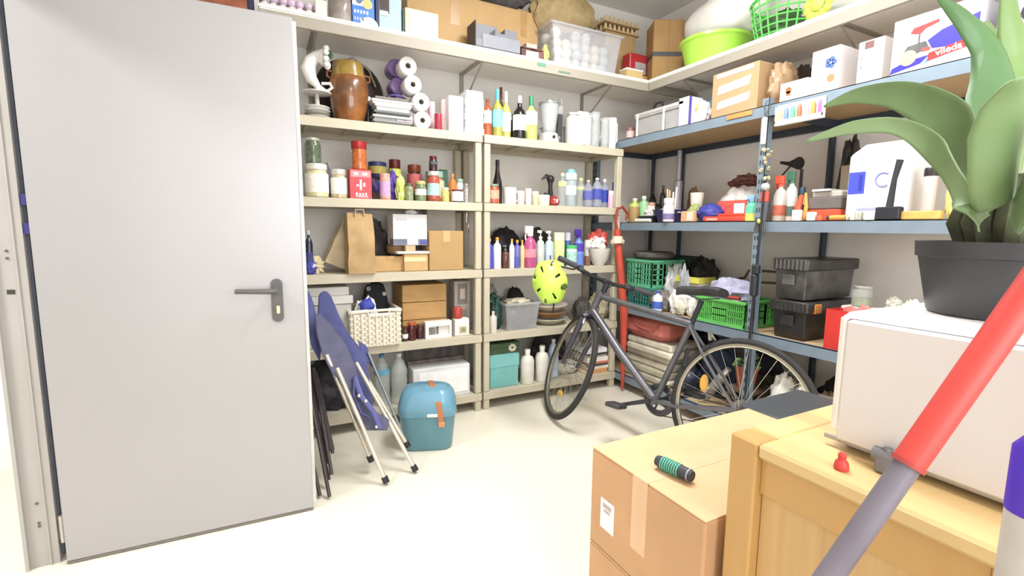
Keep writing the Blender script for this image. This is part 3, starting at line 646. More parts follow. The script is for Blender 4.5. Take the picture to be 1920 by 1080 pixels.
bottle((1.8958, 2.9, 1.3676, 0, 0.0716, 0.2301), 'clear bottle with a beige and lime top left of the blue-capped flask', '#c8ccc8', '#d8cdb0', '#c9d68a', 'squat', group=WG, gls=2, bandz=(.6, .75))
P = (1.9474, 2.87, 1.3676, 0, 0.0903, 0.2597)
r = root(P, 'water_flask', 'clear flask with a pale blue flip cap and turquoise tip', 'flask'); R = P[4]/2; h = P[5]
MB().lathe([(R*.8, 0), (R*.9, .01), (R*.9, h*.66), (R*.8, h*.7)], n=20).obj('body', clear('#c2d2d6', .55), r)
MB().lathe([(R*.92, h*.7), (R*.95, h*.86), (R*.9, h*.88)], n=20).obj('cap', '#cfe6ee', r)
MB().lathe([(R*.8, h*.88), (R*.6, h*.97), (R*.3, h)], n=18).obj('cap_tip', '#74b8c2', r)
MB().lathe([(R*.93, h*.3), (R*.93, h*.55)], n=20, caps=False).obj('label', '#d6e8f6', r)
bottle((2.0896, 2.95, 1.3676, 0, 0.0713, 0.2121), 'clear bottle with a lime band right of the blue-capped flask', '#ced2cc', '#e4e38f', '#dfe09a', 'squat', group=WG, gls=2, bandz=(.6, .7))
bottle((2.1058, 2.88, 1.3676, 0, 0.0708, 0.192), 'clear water bottle with a purple-blue label', '#c4c8dc', '#e8d8b8', '#5f66b8', 'water', group=WG, gls=2, bandz=(.28, .6))
bottle((2.1843, 2.88, 1.3676, 0, 0.0771, 0.2114), 'water bottle with a royal blue label and white cap', '#d2d6e8', '#f4f2f4', '#4654b4', 'water', group=WG, gls=2, bandz=(.28, .62))
bottle((2.2916, 2.93, 1.3676, 0, 0.0599, 0.2138), 'water bottle with a deep blue label behind the pink tube', '#b9c2e4', '#f2eef0', '#2f43b0', 'squat', group=WG, gls=2, bandz=(.2, .62))
bottle((2.3056, 2.87, 1.3676, 0, 0.0398, 0.1246), 'slim pink and white tube at the right end of the glass shelf', '#e6b4cc', '#f4e6ee', None, 'tube')
bottle((2.4096, 2.95, 1.3676, 0, 0.0515, 0.198), 'steel blue bottle beside the right post of the unit behind the bicycle', '#4a6aa8', '#4a6aa8', None, 'tube')
# ============================================================ left unit, third level
bottle((0.2265, 2.9, 0.9436, 0, 0.0413, 0.2442), 'dark navy bottle with a silver cap beside the leaning paper bag', '#23243c', '#b9b9c6', '#3a3f78', 'squat')
heap((0.2332, 2.87, 0.9436, 0, 0.0548, 0.08), 'small blue patterned cloth bag at the left end of the paper bag shelf', .05, '#4a4aa8', seed=21, extra=[(.2, .4, .5, '#d8d8ec', 'bag_print')])
paper_bag((.38, 2.935, .978, 0, .15, .31), 'crumpled brown paper bag leaning to the right beside the navy bottle', .13, '#cdb78f', lean=24, seed=2)
heap((.255, 2.9, .9445, 0, .1, .09), 'crumpled cream paper lying at the foot of the leaning paper bag', .12, '#dccb9e', 'crumpled_paper', 'paper', seed=6, amp=.35, rough=.8)
paper_bag((.495, 2.80, .9445, 0, .15, .34), 'tall upright brown paper bag standing at the shelf edge', .11, '#b5935f', seed=7)
heap((.62, 3.06, .9435, 0, .2, .3), 'dark clutter bag at the back between the paper bag and the white box', .12, '#4c4648', seed=12)
carton((1.0684, 3.09, 0.9436, 0, 0.2024, 0.386), 'pale grey cardboard sheet box at the back above the tan carton', .09, '#cfc8c0', tape=None)
Q = (0.6716, 2.9, 0.9436, 0, 0.1726, 0.0912)
carton(Q, 'low tan carton under the left side of the white printer box', .12, '#c39c62')
Q2 = (0.8284, 2.87, 0.9436, 0, 0.1499, 0.1063)
carton(Q2, 'low tan carton with a pale drawer slot under the white plate', .12, '#c8a368', tape=None, sticker=[(.0, .9, .55, .8, '#dcc593')])
zt = .943 + max(Q[5], Q2[5]) + .001
can((.735, 2.985, zt, 0, .12, .05), 'round brown leather case under the left corner of the white printer box', '#8a6a48', 'round_case', 'case')
P = (0.8111, 2.85, 1.0319, 0, 0.2071, 0.0387)
r = root((P[0], 2.93, zt, 0), 'white_tray', 'thin white tray under the printer box sticking out to the right', 'tray')
MB().box(-.1, .1, -.07, .12, 0, .014, b=.004).obj('body', '#f3f1ee', r)
P = (0.7919, 2.88, 1.0695, 0, 0.213, 0.199)
zt2 = zt + .052
r = root((P[0] + .005, 2.88, zt2, 0), 'appliance_box', 'white appliance box with a blue and grey lower band on the carton shelf', 'box'); w = P[4]*.98; h = .943 + .345 - zt2
MB().box(-w/2, w/2, 0, .15, 0, h, b=.002).obj('body', mat('#e9e8ee', .5, var=.03), r)
MB().box(-w/2 - .001, w/2 + .001, -.0015, .08, .002, h*.2).obj('band', mat('#7c7c94', .5, var=.2), r)
MB().box(-w*.1, w*.22, -.003, -.0015, .002, h*.24).box(-w*.4, -w*.1, -.003, -.0015, h*.8, h*.86).obj('print', mat('#d3cfd6', .5), r)
MB().box(w*.28, w*.49, -.003, -.0015, .004, h*.16).obj('print', '#5356a0', r)
MB().blob(w*.35, .05, .03, 5, .3, c=(w*.1, .05, h - .002)).obj('packing', '#f6f4f2', r)
MB().box(-.03, .03, .0, .1, -.05, -.0005).obj('foot', mat('#c0a47c', .7), r)
carton((1.0203, 2.86, 0.9436, 0, 0.2249, 0.2467), 'square tan carton at the right end of the paper bag shelf', .17, '#b59058', tape='#cfa86c')
r = root((1.185, 2.93, 1.30, 0), 'whisk', 'small metal whisk hanging from the shelf above the square tan carton', 'utensil')
MB().tube([(0, 0, .012), (-.004, 0, -.05), (.012, 0, -.07)], .003, 6).tube([(.012, 0, -.07), (.004, 0, -.1), (.014, 0, -.12), (.024, 0, -.1), (.012, 0, -.07)], .003, 6).obj('body', mat('#b0aaa2', .25, .8), r)
# ============================================================ right unit, third level: toiletries
GT = 'toiletry bottles on the shelf behind the bicycle helmet'
bottle((1.3186, 2.87, 0.9436, 0, 0.0501, 0.1999), 'blue tube with a yellow cap, leftmost of the toiletries', '#3f48b4', '#e0a72e', '#4a52c4', 'squat', group=GT, bandz=(.02, .5))
bottle((1.375, 2.87, 0.9436, 0, 0.0548, 0.2069), 'white bottle with an orange cap, second from the left post', '#f6f3f0', '#e2a02c', None, 'squat', group=GT)
bottle((1.4414, 2.88, 0.9436, 0, 0.052, 0.1535), 'brown bottle with a grey pump between white bottles', '#5f372c', '#6a6a72', None, 'pump', group=GT)
bottle((1.4843, 2.87, 0.9436, 0, 0.0364, 0.1963), 'slim white bottle with a yellow cap right of the brown bottle', '#f4efe6', '#e5ad3a', None, 'squat', group=GT)
bottle((1.525, 2.87, 0.9436, 0, 0.045, 0.1891), 'slim blue and silver bottle with a yellow cap', '#6666b8', '#e3aa36', '#5a5ab8', 'squat', group=GT, bandz=(.05, .4))
bottle((1.5695, 2.88, 0.9436, 0, 0.0332, 0.1887), 'slim all-yellow bottle beside the pink spray', '#e8cf7c', '#e5ac3c', None, 'squat', group=GT)
bottle((1.6296, 2.88, 0.9436, 0, 0.0884, 0.283), 'magenta spray bottle with a white nozzle', '#c8508c', '#f2e6ee', '#ec8e9c', 'spray', group=GT, bandz=(.25, .45))
bottle((1.6678, 2.97, 0.9436, 0, 0.065, 0.2236), 'dark purple bottle behind the magenta spray', '#5c2f84', '#4a2a68', None, 'squat', group=GT)
bottle((1.7128, 2.88, 0.9436, 0, 0.0604, 0.2546), 'clear bottle with a white dispenser right of the magenta spray', '#cfd6cc', '#eeeeea', None, 'pump', group=GT)
bottle((1.7846, 2.88, 0.9436, 0, 0.0659, 0.2514), 'pale blue dispenser bottle left of the big lime tube', '#c3d3e8', '#ecebea', None, 'pump', group=GT)
bottle((1.8713, 2.89, 0.9436, 0, 0.0857, 0.2406), 'big lime-yellow shampoo tube', '#dcea8e', '#ecf2c2', None, 'tube', group=GT)
bottle((1.9842, 2.95, 0.9436, 0, 0.0516, 0.2404), 'slim royal blue bottle behind the green-lidded tub', '#3c66b4', '#d8d4ee', None, 'tube', group=GT)
can((1.962, 2.86, 0.9436, 0, 0.0783, 0.1466), 'mint tub with a bright green lid', '#cfeade', 'tub', 'tub', band='#a6dcc8', top='#35ba68', group=GT)
bottle((2.0367, 2.88, 0.9436, 0, 0.0752, 0.2645), 'blue spray bottle with a deep purple trigger head', '#6c8ee8', '#4a2c96', '#5436b4', 'spray', group=GT, bandz=(.4, .62))
heap((1.56, 3.06, .9435, 0, .24, .27), 'black crinkled washbag behind the toiletries under the white handle', .14, '#2e2a2e', 'washbag', 'bag', 30, .15)
heap((1.83, 3.08, .9435, 0, .24, .27), 'dark brown rounded washbag behind the lime tube', .12, '#4a3c34', 'washbag', 'bag', 31, .12)
P = (2.2208, 2.88, 0.9436, 0, 0.173, 0.1241)
r = root(P, 'bowl', 'grey-white bowl stuffed with red and white cloths', 'bowl'); R = P[4]/2
MB().lathe([(R*.45, 0), (R*.8, P[5]*.4), (R, P[5]), (R*.94, P[5]), (R*.72, P[5]*.45), (.001, .01)], n=24).obj('body', mat('#d6d3ca', .3), r)
heap((P[0] - .005, P[1] - .03, .945 + P[5]*.75, 0, P[4]*.8, .12), 'white lace cloth in the grey-white bowl', .1, '#f0ece6', 'cloth', 'cloth', 40, .35, .8)
heap((P[0] + .02, P[1] - .01, .945 + P[5]*.98, 0, P[4]*.9, .13), 'bright red ribboned cloth bundle on top of the bowl', .1, '#cf4a40', 'cloth', 'cloth', 41, .4, .7)
can((2.1087, 2.87, 0.9436, 0, 0.0384, 0.0711), 'tiny brown glass vial left of the grey-white bowl', '#8a5a44', 'vial', 'vial', group=None)
can((2.1506, 2.93, 0.9436, 0, 0.0489, 0.1862), 'small cream ceramic jug left of the red cloth bundle', '#dcd4c6', 'small_jug', 'jug')
# ============================================================ left unit, fourth level
r = root((.315, 2.83, .517, 0), 'lidded_box', 'large pale grey lidded storage box behind the folded navy chairs', 'box')
MB().box(-.125, .125, 0.045, .33, 0, .25, b=.004).obj('body', mat('#bdbab2', .5), r)
MB().box(-.13, .135, .038, .335, .2505, .3, b=.004).obj('lid', mat('#d4d2cc', .5), r)
MB().box(-.12, .115, .05, .3, .3005, .35, b=.003).obj('paper_pile', '#e2e0dc', r)
# wicker basket
P = (0.5639, 2.8, 0.5166, 0, 0.2897, 0.2132)
r = root(P, 'wicker_basket', 'white wicker basket holding a white and blue bag', 'basket'); w, h, d = P[4]*.98, P[5], .3
WK = mat('#ece3cd', .7, var=.06, scale=40)
for nm, X0, X1, ax in (('front', -w/2, w/2, 0), ('back', -w/2, w/2, 1), ('left', 0, d, 2), ('right', 0, d, 3)):
    b = MB(); n = 14 if ax < 2 else 14
    for k in range(n):
        u = X0 + (X1 - X0)*(k + .5)/n; tt = .94
        for q in range(12):
            z = h*.02 + h*.9*q/12; o = .0035*(1 if (k + q) % 2 else -1); s_ = (X1 - X0)/n*.56
            if ax == 0: b.box(u - s_, u + s_, o, o + .005, z, z + h*.07)
            elif ax == 1: b.box(u - s_, u + s_, d - .005 + o, d + o, z, z + h*.07)
            elif ax == 2: b.box(-w/2 + o, -w/2 + .005 + o, u - s_, u + s_, z, z + h*.07)
            else: b.box(w/2 - .005 + o, w/2 + o, u - s_, u + s_, z, z + h*.07)
    b.obj('woven_side', WK, r, smooth=False)
st = MB()
for k in range(7):
    x = -w/2 + w*(k + .5)/7; st.tube([(x, -.004, .004), (x, -.006, h*.92)], .006, 6)
st.obj('stakes', WK, r)
rm = MB()
q = [(-w/2, 0), (w/2, 0), (w/2, d), (-w/2, d)]
for k in range(4):
    a, b_ = q[k], q[(k + 1) % 4]
    if k == 0:
        rm.tube([(a[0], a[1], h*.97), (a[0]*.35, a[1], h*.99), (a[0]*.3, -.002, h*.86), (b_[0]*.5, -.002, h*.86), (b_[0]*.55, 0, h*.99), (b_[0], b_[1], h*.97)], .011, 8)
        rm.tube([(-w*.17, 0, h*.99), (w*.27, 0, h*.99)], .008, 8)
    else: rm.tube([(a[0], a[1], h*.97), (b_[0], b_[1], h*.97)], .011, 8)
rm.obj('rim', WK, r)
MB().box(-w/2, w/2, 0, d, 0, .006).obj('base', WK, r)
heap((P[0] - .04, P[1] + .03, .526, 0, .15, .265), 'white bag with a royal blue print sticking out of the wicker basket', .1, '#eef0f4', seed=50, amp=.18, extra=[(0, .7, .55, '#3f49b0', 'bag_print'), (.15, .5, .3, '#3f49b0', 'bag_print')])
heap((P[0] + .035, P[1] + .15, .526, 0, .17, .35), 'dark navy rucksack standing at the back of the wicker basket', .1, '#26262e', 'rucksack', 'bag', 51, .15, .8, extra=[(.3, .75, .14, '#c9c4c4', 'buckle'), (-.25, .85, .16, '#a8a0a0', 'buckle')])
# wooden crate
P = (0.8971, 2.93, 0.5166, 0, 0.2866, 0.337)
r = root(P, 'wooden_crate', 'pale pine crate of wide boards behind the small white frame', 'crate'); w, h = P[4], P[5]
PN = mat('#c19453', .6, var=.1, scale=5, stretch=(1, 1, 5))
for k in range(3):
    MB().box(-w/2, w/2, 0, .012, h*k/3 + .002, h*(k + 1)/3 - .002, b=.001).obj('board', PN, r)
    for s in (-1, 1): MB().box(min(s*w/2, s*(w/2 - .012)), max(s*w/2, s*(w/2 - .012)), .0125, .24, h*k/3 + .002, h*(k + 1)/3 - .002).obj('board', PN, r)
MB().box(-w/2 + .013, w/2 - .013, .0125, .24, 0, .01).obj('base', PN, r); MB().box(-w/2 + .013, w/2 - .013, .013, .24, h - .012, h - .003).obj('lid_board', PN, r)
jar((0.748, 2.86, 0.5166, 0, 0.0363, 0.0914), 'small dark bottle with a white label beside the wicker basket', '#4a2f2c', '#5a2a24', '#f0ece8', .2, bandz=(.2, .5))
jar((0.7926, 2.87, 0.5166, 0, 0.0536, 0.1125), 'dark berry jam jar with a copper lid in front of the pine crate', '#4c1a1c', '#c05a34', None, .16)
jar((0.8509, 2.89, 0.5166, 0, 0.0515, 0.0905), 'second dark berry jam jar, left of the small white frame', '#4a2226', '#6a4038', None, .16)
P = (0.961, 2.85, 0.5166, 0, 0.1722, 0.1059)
r = root(P, 'white_frame_box', 'small white open-fronted box with grey panels beside the jam jars', 'box'); w, h = P[4], P[5]
MB().box(-w/2, w/2, 0, .05, 0, h*.2).box(-w/2, w/2, 0, .05, h*.72, h).box(-w/2, -w*.38, 0, .05, h*.2, h*.72).box(w*.42, w/2, 0, .05, h*.2, h*.72).obj('body', mat('#efebe4', .5), r)
MB().box(-w*.38, w*.42, .02, .049, h*.2, h*.72).obj('panel', mat('#e2ddd8', .5), r)
MB().box(-w*.36, -w*.1, .014, .0199, h*.22, h*.6).obj('panel', mat('#8e8a86', .5, var=.3), r)
MB().box(-w*.06, w*.02, .014, .0199, h*.22, h*.7).obj('panel', mat('#77726e', .5), r)
P = (1.1186, 2.85, 0.5166, 0, 0.0995, 0.1105)
carton(P, 'small white card box with a flower print at the right end of the basket shelf', .06, '#e9e4dc', tape=None, sticker=[(.3, .8, .15, .55, '#b9a88a'), (.45, .7, .25, .45, '#8a8a5a', .001)])
r = jar((P[0] - .02, P[1] + .03, .517 + P[5] + .001, 0, .06, .075), 'red glass candle holder standing on the flower-print box', '#b83c34', None, None, 0, 'candle_holder', 'candle holder', neck=.8)
carton((1.1642, 2.96, 0.5166, 0, 0.1143, 0.3432), 'tall floral printed carton behind the red candle holder', .1, '#b5aca4', tape=None, sticker=[(.2, .8, .55, .95, '#8a7f78'), (.15, .75, .1, .45, '#938880'), (.35, .65, .65, .85, '#c9c0b6', .001)])
# ============================================================ right unit, fourth level
heap((1.4477, 3.06, 0.5166, 0, 0.1095, 0.2869), 'light grey crumpled bag at the left end of the shelf behind the helmet', .12, '#c3beb8', seed=60, amp=.3)
heap((1.3924, 2.9, 0.5166, 0, 0.0966, 0.2345), 'dark green glossy bag beside the clear bin of dark things', .1, '#22463f', seed=61, amp=.3, rough=.25, extra=[(.5, .85, .3, '#2a2428', 'strap')])
bottle((1.3389, 2.85, 0.5166, 0, 0.0511, 0.1437), 'small pale bottle standing before the dark green bag', '#d8cfc4', '#dccfc4', None, 'squat')
tub((1.5605, 2.84, 0.5166, 0, 0.267, 0.1888), 'clear plastic bin filled with dark and cream oddments', .22, '#c4c6c8', 'clear_bin', 'bin', .85, alpha=.35)
P = (1.5605, 2.84, 0.5166, 0, 0.267, 0.1888)
heap((P[0] + .01, 2.86, .522, 0, P[4]*.62, P[5]*.75), 'dark slate cloth inside the clear bin', .14, '#5c6068', 'cloth', 'cloth', 63, .15)
heap((P[0] + .01, 2.87, .522 + P[5]*.78, 0, P[4]*.7, P[5]*.3), 'cream packet lying on top in the clear bin', .14, '#d8cfb4', 'packet', 'packet', 64, .2)
heap((1.6617, 3.1, 0.5166, 0, 0.1482, 0.2567), 'black round cap behind the clear bin', .1, '#2c2628', 'cap', 'cap', 65, .15, .8)
plates((1.8519, 2.84, 0.5166, 0, 0.2985, 0.1475), ['cream glazed serving dish at the bottom of the dish stack below the helmet', 'brown pottery dish in the middle of the dish stack below the helmet', 'cream dish on top of the dish stack below the helmet'], 3, ['#c9c6b4', '#a9743e', '#ddd6c4'], 'serving dishes stacked below the helmet', 'serving_dish', 'dish')
heap((2.1324, 2.9, 0.5166, 0, 0.1327, 0.1766), 'dark textile pouch behind the bicycle fork', .12, '#4a4644', 'pouch', 'pouch', 66)
heap((2.3109, 2.92, 0.5166, 0, 0.1958, 0.1967), 'pale patterned bag behind the bicycle frame', .12, '#b5a888', seed=67, amp=.25)
# ============================================================ left unit, bottom level
bottle((0.6115, 2.9, 0.1206, 0, 0.0937, 0.3188), 'clear greenish water bottle with a blue label behind the chair legs', '#c9d6ce', '#3f86b4', '#5aa0c4', 'water', group='large water bottles', gls=2, bandz=(.62, .72))
bottle((0.717, 2.9, 0.1206, 0, 0.1035, 0.3137), 'clear ribbed water bottle behind the teal cool box', '#dfe4de', '#d8dcdc', None, 'water', group='large water bottles', gls=2)
P = (0.9818, 2.85, 0.1206, 0, 0.3799, 0.2058)
r = root(P, 'white_appliance_box', 'wide white framed panel box behind the teal cool box', 'box'); w, h = P[4], P[5]
MB().box(-w/2, w/2, 0, .12, 0, h, b=.003).obj('body', mat('#d9dada', .5), r)
MB().box(-w*.4, w*.46, -.003, 0, h*.12, h*.86).obj('panel', mat('#f1eeee', .4), r)
r = root((1.03, 3.03, .121, 0), 'wood_plank', 'grey-brown wooden plank on edge behind the wide white box', 'plank')
MB().box(-.22, .17, 0, .03, 0, .21).obj('body', mat('#8c827e', .7, kind='wood', var=.1), r)
r = root((1.03, 3.09, .121, 0), 'wood_plank', 'taller dark grey plank standing against the wall behind the wide white box', 'plank')
MB().box(-.22, .19, 0, .03, 0, .31).obj('body', mat('#726a68', .7, kind='wood', var=.1), r)
heap((.32, 2.88, .1205, 0, .3, .3), 'dark bulky sports bag on the bottom shelf behind the black chairs', .26, '#3c3a42', 'sports_bag', 'bag', 70, .25, .9)
# ============================================================ right unit, bottom level
P = (1.4371, 2.87, 0.1206, 0, 0.2178, 0.2328)
r = root(P, 'teal_box', 'plain teal storage box at the foot of the unit behind the bicycle', 'box'); w, h = P[4], P[5]
MB().box(-w/2, w/2, 0, .26, 0, h, b=.004).obj('body', mat('#6fb9b6', .5, var=.04), r)
MB().box(-w/2 - .003, w/2 + .003, -.003, .263, h*.62, h*.97).obj('lid', mat('#74bdbb', .5, var=.04), r)
r = root((P[0], P[1] + .005, .1215 + h, 0), 'green_gift_box', 'flat dark green box with a cream rosette on the teal storage box', 'box')
MB().box(-w/2, w/2 + .01, 0, .2, 0, .075, b=.002).obj('body', mat('#3f5c38', .5, var=.3, scale=40), r)
b = MB()
for k in range(7):
    a = 2*PI*k/7; b.ball((w*.28 + .02*math.cos(a), -.003, .038 + .018*math.sin(a)), .012, 8, 6, sy=.5)
b.obj('rosette', '#d8cbb6', r)
WB = 'white plastic bottles beside the teal box'
bottle((1.6221, 2.88, 0.1206, 0, 0.0997, 0.244), 'white plastic bottle with a white cap next to the teal box', '#e6e2d6', '#efece4', None, 'squat', group=WB)
bottle((1.7429, 2.88, 0.1206, 0, 0.0985, 0.2583), 'white plastic bottle second from the teal box', '#e9e6dc', '#efece4', None, 'squat', group=WB)
bottle((1.8626, 2.92, 0.1206, 0, 0.0837, 0.2849), 'pale blue plastic bottle behind the front wheel', '#b4cbe0', '#cfe0ee', None, 'water', gls=0)
heap((2.0045, 2.9, 0.1206, 0, 0.222, 0.1037), 'cream scribble-patterned basket contents behind the front wheel spokes', .14, '#cfc6b0', 'knitted_bag', 'bag', 71, .1)
heap((1.93, 3.02, .1205, 0, .3, .33), 'black mesh bag at the back behind the front wheel', .14, '#2f2c30', 'mesh_bag', 'bag', 72, .15)
zz = .1205
for k, (c, hh, dx, l) in enumerate((('#d99a5c', .032, .0, 'orange-spined magazine pile at the bottom of the book stack'), ('#e8dcc8', .022, .01, 'cream paperback second from the bottom of the book stack'), ('#4c5448', .018, .0, 'dark green booklet low in the book stack'), ('#dd7a5a', .016, .012, 'salmon red booklet in the middle of the book stack'), ('#f0e6e0', .035, .004, 'thick white book above the salmon booklet'), ('#8f9a8c', .014, -.008, 'sage thin booklet near the top of the book stack'), ('#4a4048', .016, .008, 'dark plum booklet second from the top of the book stack'), ('#e3e0ea', .032, -.006, 'pale lilac book on top of the book stack'))):
    book((2.215 + dx, 2.85, zz, 0, .19, hh), l, .2, c); zz += hh + .0008

# ============================================================ white wall shelf (back wall), z = 2.283
WZ = 2.283
P = (-0.0987, 2.8, 2.2356, 0, 0.24, 0.0427)
r = root((-.13, 2.8, 2.2325, 0), 'suitcase', 'brown leather suitcase with dark blue corners above the top edge of the door', 'suitcase')
MB().box(-.16, .125, .006, .3, 0, .2, b=.006).obj('body', mat('#9a5230', .35, var=.25, scale=12), r)
for x in (-.165, .118): MB().box(x, x + .03, 0, .306, .0, .205, b=.005).obj('corner', mat('#23284a', .3), r)
# bag of pale baubles
r = root((.205, 2.83, WZ, 0), 'bauble_tray', 'clear tray of pale pink and cream baubles at the left of the white shelf', 'tray')
MB().box(-.16, .125, 0, .2, 0, .006).box(-.16, .125, 0, .004, .006, .03).obj('tray', clear('#e8e2e2', .5), r)
k = 0
for ix in range(7):
    for iy in range(3):
        for iz in range(2):
            k += 1
            MB().ball((-.138 + ix*.041 + random.uniform(-.004, .004), .03 + iy*.055, .027 + iz*.036), .0215, 10, 8).obj('bauble', mat(('#d9cbd3', '#e6ddd9', '#cdb6cc', '#e9e5dd', '#d6b9c6', '#cfd0c6')[k % 6], .3, var=.1), r)
P = (0.329, 2.86, 2.2836, 0, 0.0583, 0.1097)
r = root(P, 'cream_vase', 'square cream vase with a dark top edge on the white shelf', 'vase')
MB().box(-P[4]/2, P[4]/2, -P[4]/2, P[4]/2, 0, .1, b=.004).obj('body', mat('#e8e0cc', .35), r)
MB().box(-P[4]*.42, P[4]*.42, -P[4]*.42, P[4]*.42, .1005, .112).obj('band', mat('#6e6a58', .5), r)
MB().box(-P[4]/2, P[4]/2, -P[4]/2, P[4]/2, .1125, .2, b=.004).obj('top', mat('#ddd4bf', .35), r)
r = root((0.4302, 2.87, 2.2836, 0, 0.1155, 0.135), 'glass_vase', 'smoky pinkish glass vase between the cream vase and the blue printed box', 'vase')
MB().lathe([(.055, 0), (.06, .01), (.062, .12), (.05, .2), (.046, .2), (.056, .12), (.054, .012), (.001, .01)], n=24).obj('body', mat('#a99c94', .12, var=.25, scale=12, alpha=.75), r)
P = (0.5445, 2.83, 2.2836, 0, 0.1158, 0.1437)
r = root((P[0], P[1], P[2], 0), 'printed_box', 'blue and white printed box with a yellow round picture on the white shelf', 'box'); w = P[4]; h = .3
MB().box(-w/2, w/2, 0, .1, 0, h).obj('body', mat('#3f7ad0', .4, var=.1), r)
MB().lathe([(.05, 0), (.05, .0016)], (w*.25, 0, .01), 20, axis='y').box(-w*.5, w*.4, -.001, 0, .11, .135).obj('print', '#dfe6f2', r)
MB().lathe([(.026, 0), (.026, .002)], (w*.18, 0, .125), 18, axis='y').obj('print', '#d9b768', r)
MB().lathe([(.016, 0), (.016, .002)], (-w*.2, 0, .135), 14, axis='y').obj('print', '#5a6a86', r)
lt = MB()
for k in range(5): lt.box(-w*.42 + k*.016, -w*.42 + k*.016 + .009, -.0016, 0, .07 + .003*(k % 2), .088)
for k in range(4): lt.box(-w*.42 + k*.014, -w*.42 + k*.014 + .006, -.0016, 0, .035, .05)
lt.obj('print', '#cfe0f6', r)
P = (0.6903, 2.83, 2.2836, 0, 0.1245, 0.1746)
r = root(P, 'file_box', 'pale blue file box with a dark navy spine beside the blue printed box', 'box'); w = P[4]
MB().box(-w/2, w/2, 0, .25, 0, .3, b=.002).obj('body', mat('#9fc3da', .6, var=.06, scale=30), r)
MB().box(-w/2 - .018, -w/2 - .001, 0, .25, 0, .3).obj('spine', mat('#24294c', .4), r)
MB().box(-w*.48, -w*.05, -.002, 0, .10, .2).obj('label_window', mat('#3a2f2c', .4), r)
MB().box(-w*.48, -w*.1, -.003, 0, .085, .11).obj('card', '#b9b9bc', r)
P = (0.8645, 2.81, 2.2836, 0, 0.1937, 0.1468)
r = root(P, 'wooden_drawer_box', 'light wooden box with a pale panel in front of the long brown carton', 'box'); w, h = P[4], P[5]
MB().box(-w/2, w/2, 0, .12, 0, h, b=.003).obj('body', mat('#e3cb9f', .5, kind='wood', var=.06), r)
MB().box(-w*.36, w*.45, -.003, 0, h*.08, h*.88).obj('panel', mat('#f4e6ca', .5), r)
MB().box(-w/2 - .012, -w/2 - .001, .01, .12, 0, h*.95).obj('side_board', mat('#37474a', .5), r)
z0 = (1.7346, 2.99, 2.331, 0, 0.0042, 0.319)
r = root((1.2277, 2.99, WZ, 0), 'long_carton', 'very long brown carton lying at the back of the white shelf', 'box')
Xa, Xb = 0.829 - 1.2277, 1.7329 - 1.2277
hc = 2.649 - WZ
MB().box(Xa, Xb, 0, .23, 0, hc, b=.004).obj('body', mat('#b5905a', .7, var=.05, scale=8), r)
MB().box(Xa + .3*(Xb - Xa), Xa + .37*(Xb - Xa), -.0015, .2, hc*.5, hc + .001).box(Xa + .85*(Xb - Xa), Xa + .9*(Xb - Xa), -.0015, .2, hc*.55, hc + .001).obj('tape', mat('#a9834c', .35), r)
r = root((1.4087, 3.02, WZ + hc + .001, 0), 'black_cover', 'dark folded cover lying on the long brown carton', 'cover')
MB().blob(.5, .18, .16, 80, .2).obj('body', mat('#4b4a4e', .7, var=.3, bump=.5), r)
# grey organiser
P = (1.338, 2.79, 2.2836, 0, 0.2958, 0.1557)
r = root(P, 'desk_organizer', 'slate grey desk organizer with notched front on the white shelf edge', 'organizer'); w, h = P[4], P[5]
GM = mat('#74757c', .55, var=.04)
MB().box(-w/2, w/2, 0, .13, 0, h*.35).prism([(-w/2, h*.355), (w/2, h*.355), (w/2, h), (w*.22, h), (w*.22, h*.8), (w*.08, h*.8), (w*.02, h), (-w/2, h)], .045, .13).obj('body', GM, r, bev=0)
MB().box(-w*.36, w/2, -.004, -.0005, .012, h*.55).obj('front_panel', mat('#7d7e86', .5), r)
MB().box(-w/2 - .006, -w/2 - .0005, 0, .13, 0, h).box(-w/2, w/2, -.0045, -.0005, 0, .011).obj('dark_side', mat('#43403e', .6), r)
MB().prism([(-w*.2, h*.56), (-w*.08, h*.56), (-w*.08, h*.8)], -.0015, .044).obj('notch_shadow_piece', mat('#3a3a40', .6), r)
P = (1.5855, 2.8, 2.2836, 0, 0.1637, 0.1048)
r = root(P, 'rosewood_box', 'small dark red-brown wooden box with a pink label beside the grey organizer', 'box'); w, h = P[4], P[5]
MB().box(-w/2, w/2, 0, .1, 0, h*.5).box(-w/2, w/2, 0, .1, h*.56, h*.62).obj('body', mat('#6d4a44', .4, kind='wood', var=.2), r)
MB().box(-w*.3, w*.25, -.002, 0, h*.06, h*.42).obj('label', '#d9b9ba', r)
MB().box(-w*.25, w*.2, .01, .08, h*.63, h*.9).obj('papers', mat('#b9a89c', .6, var=.2), r)
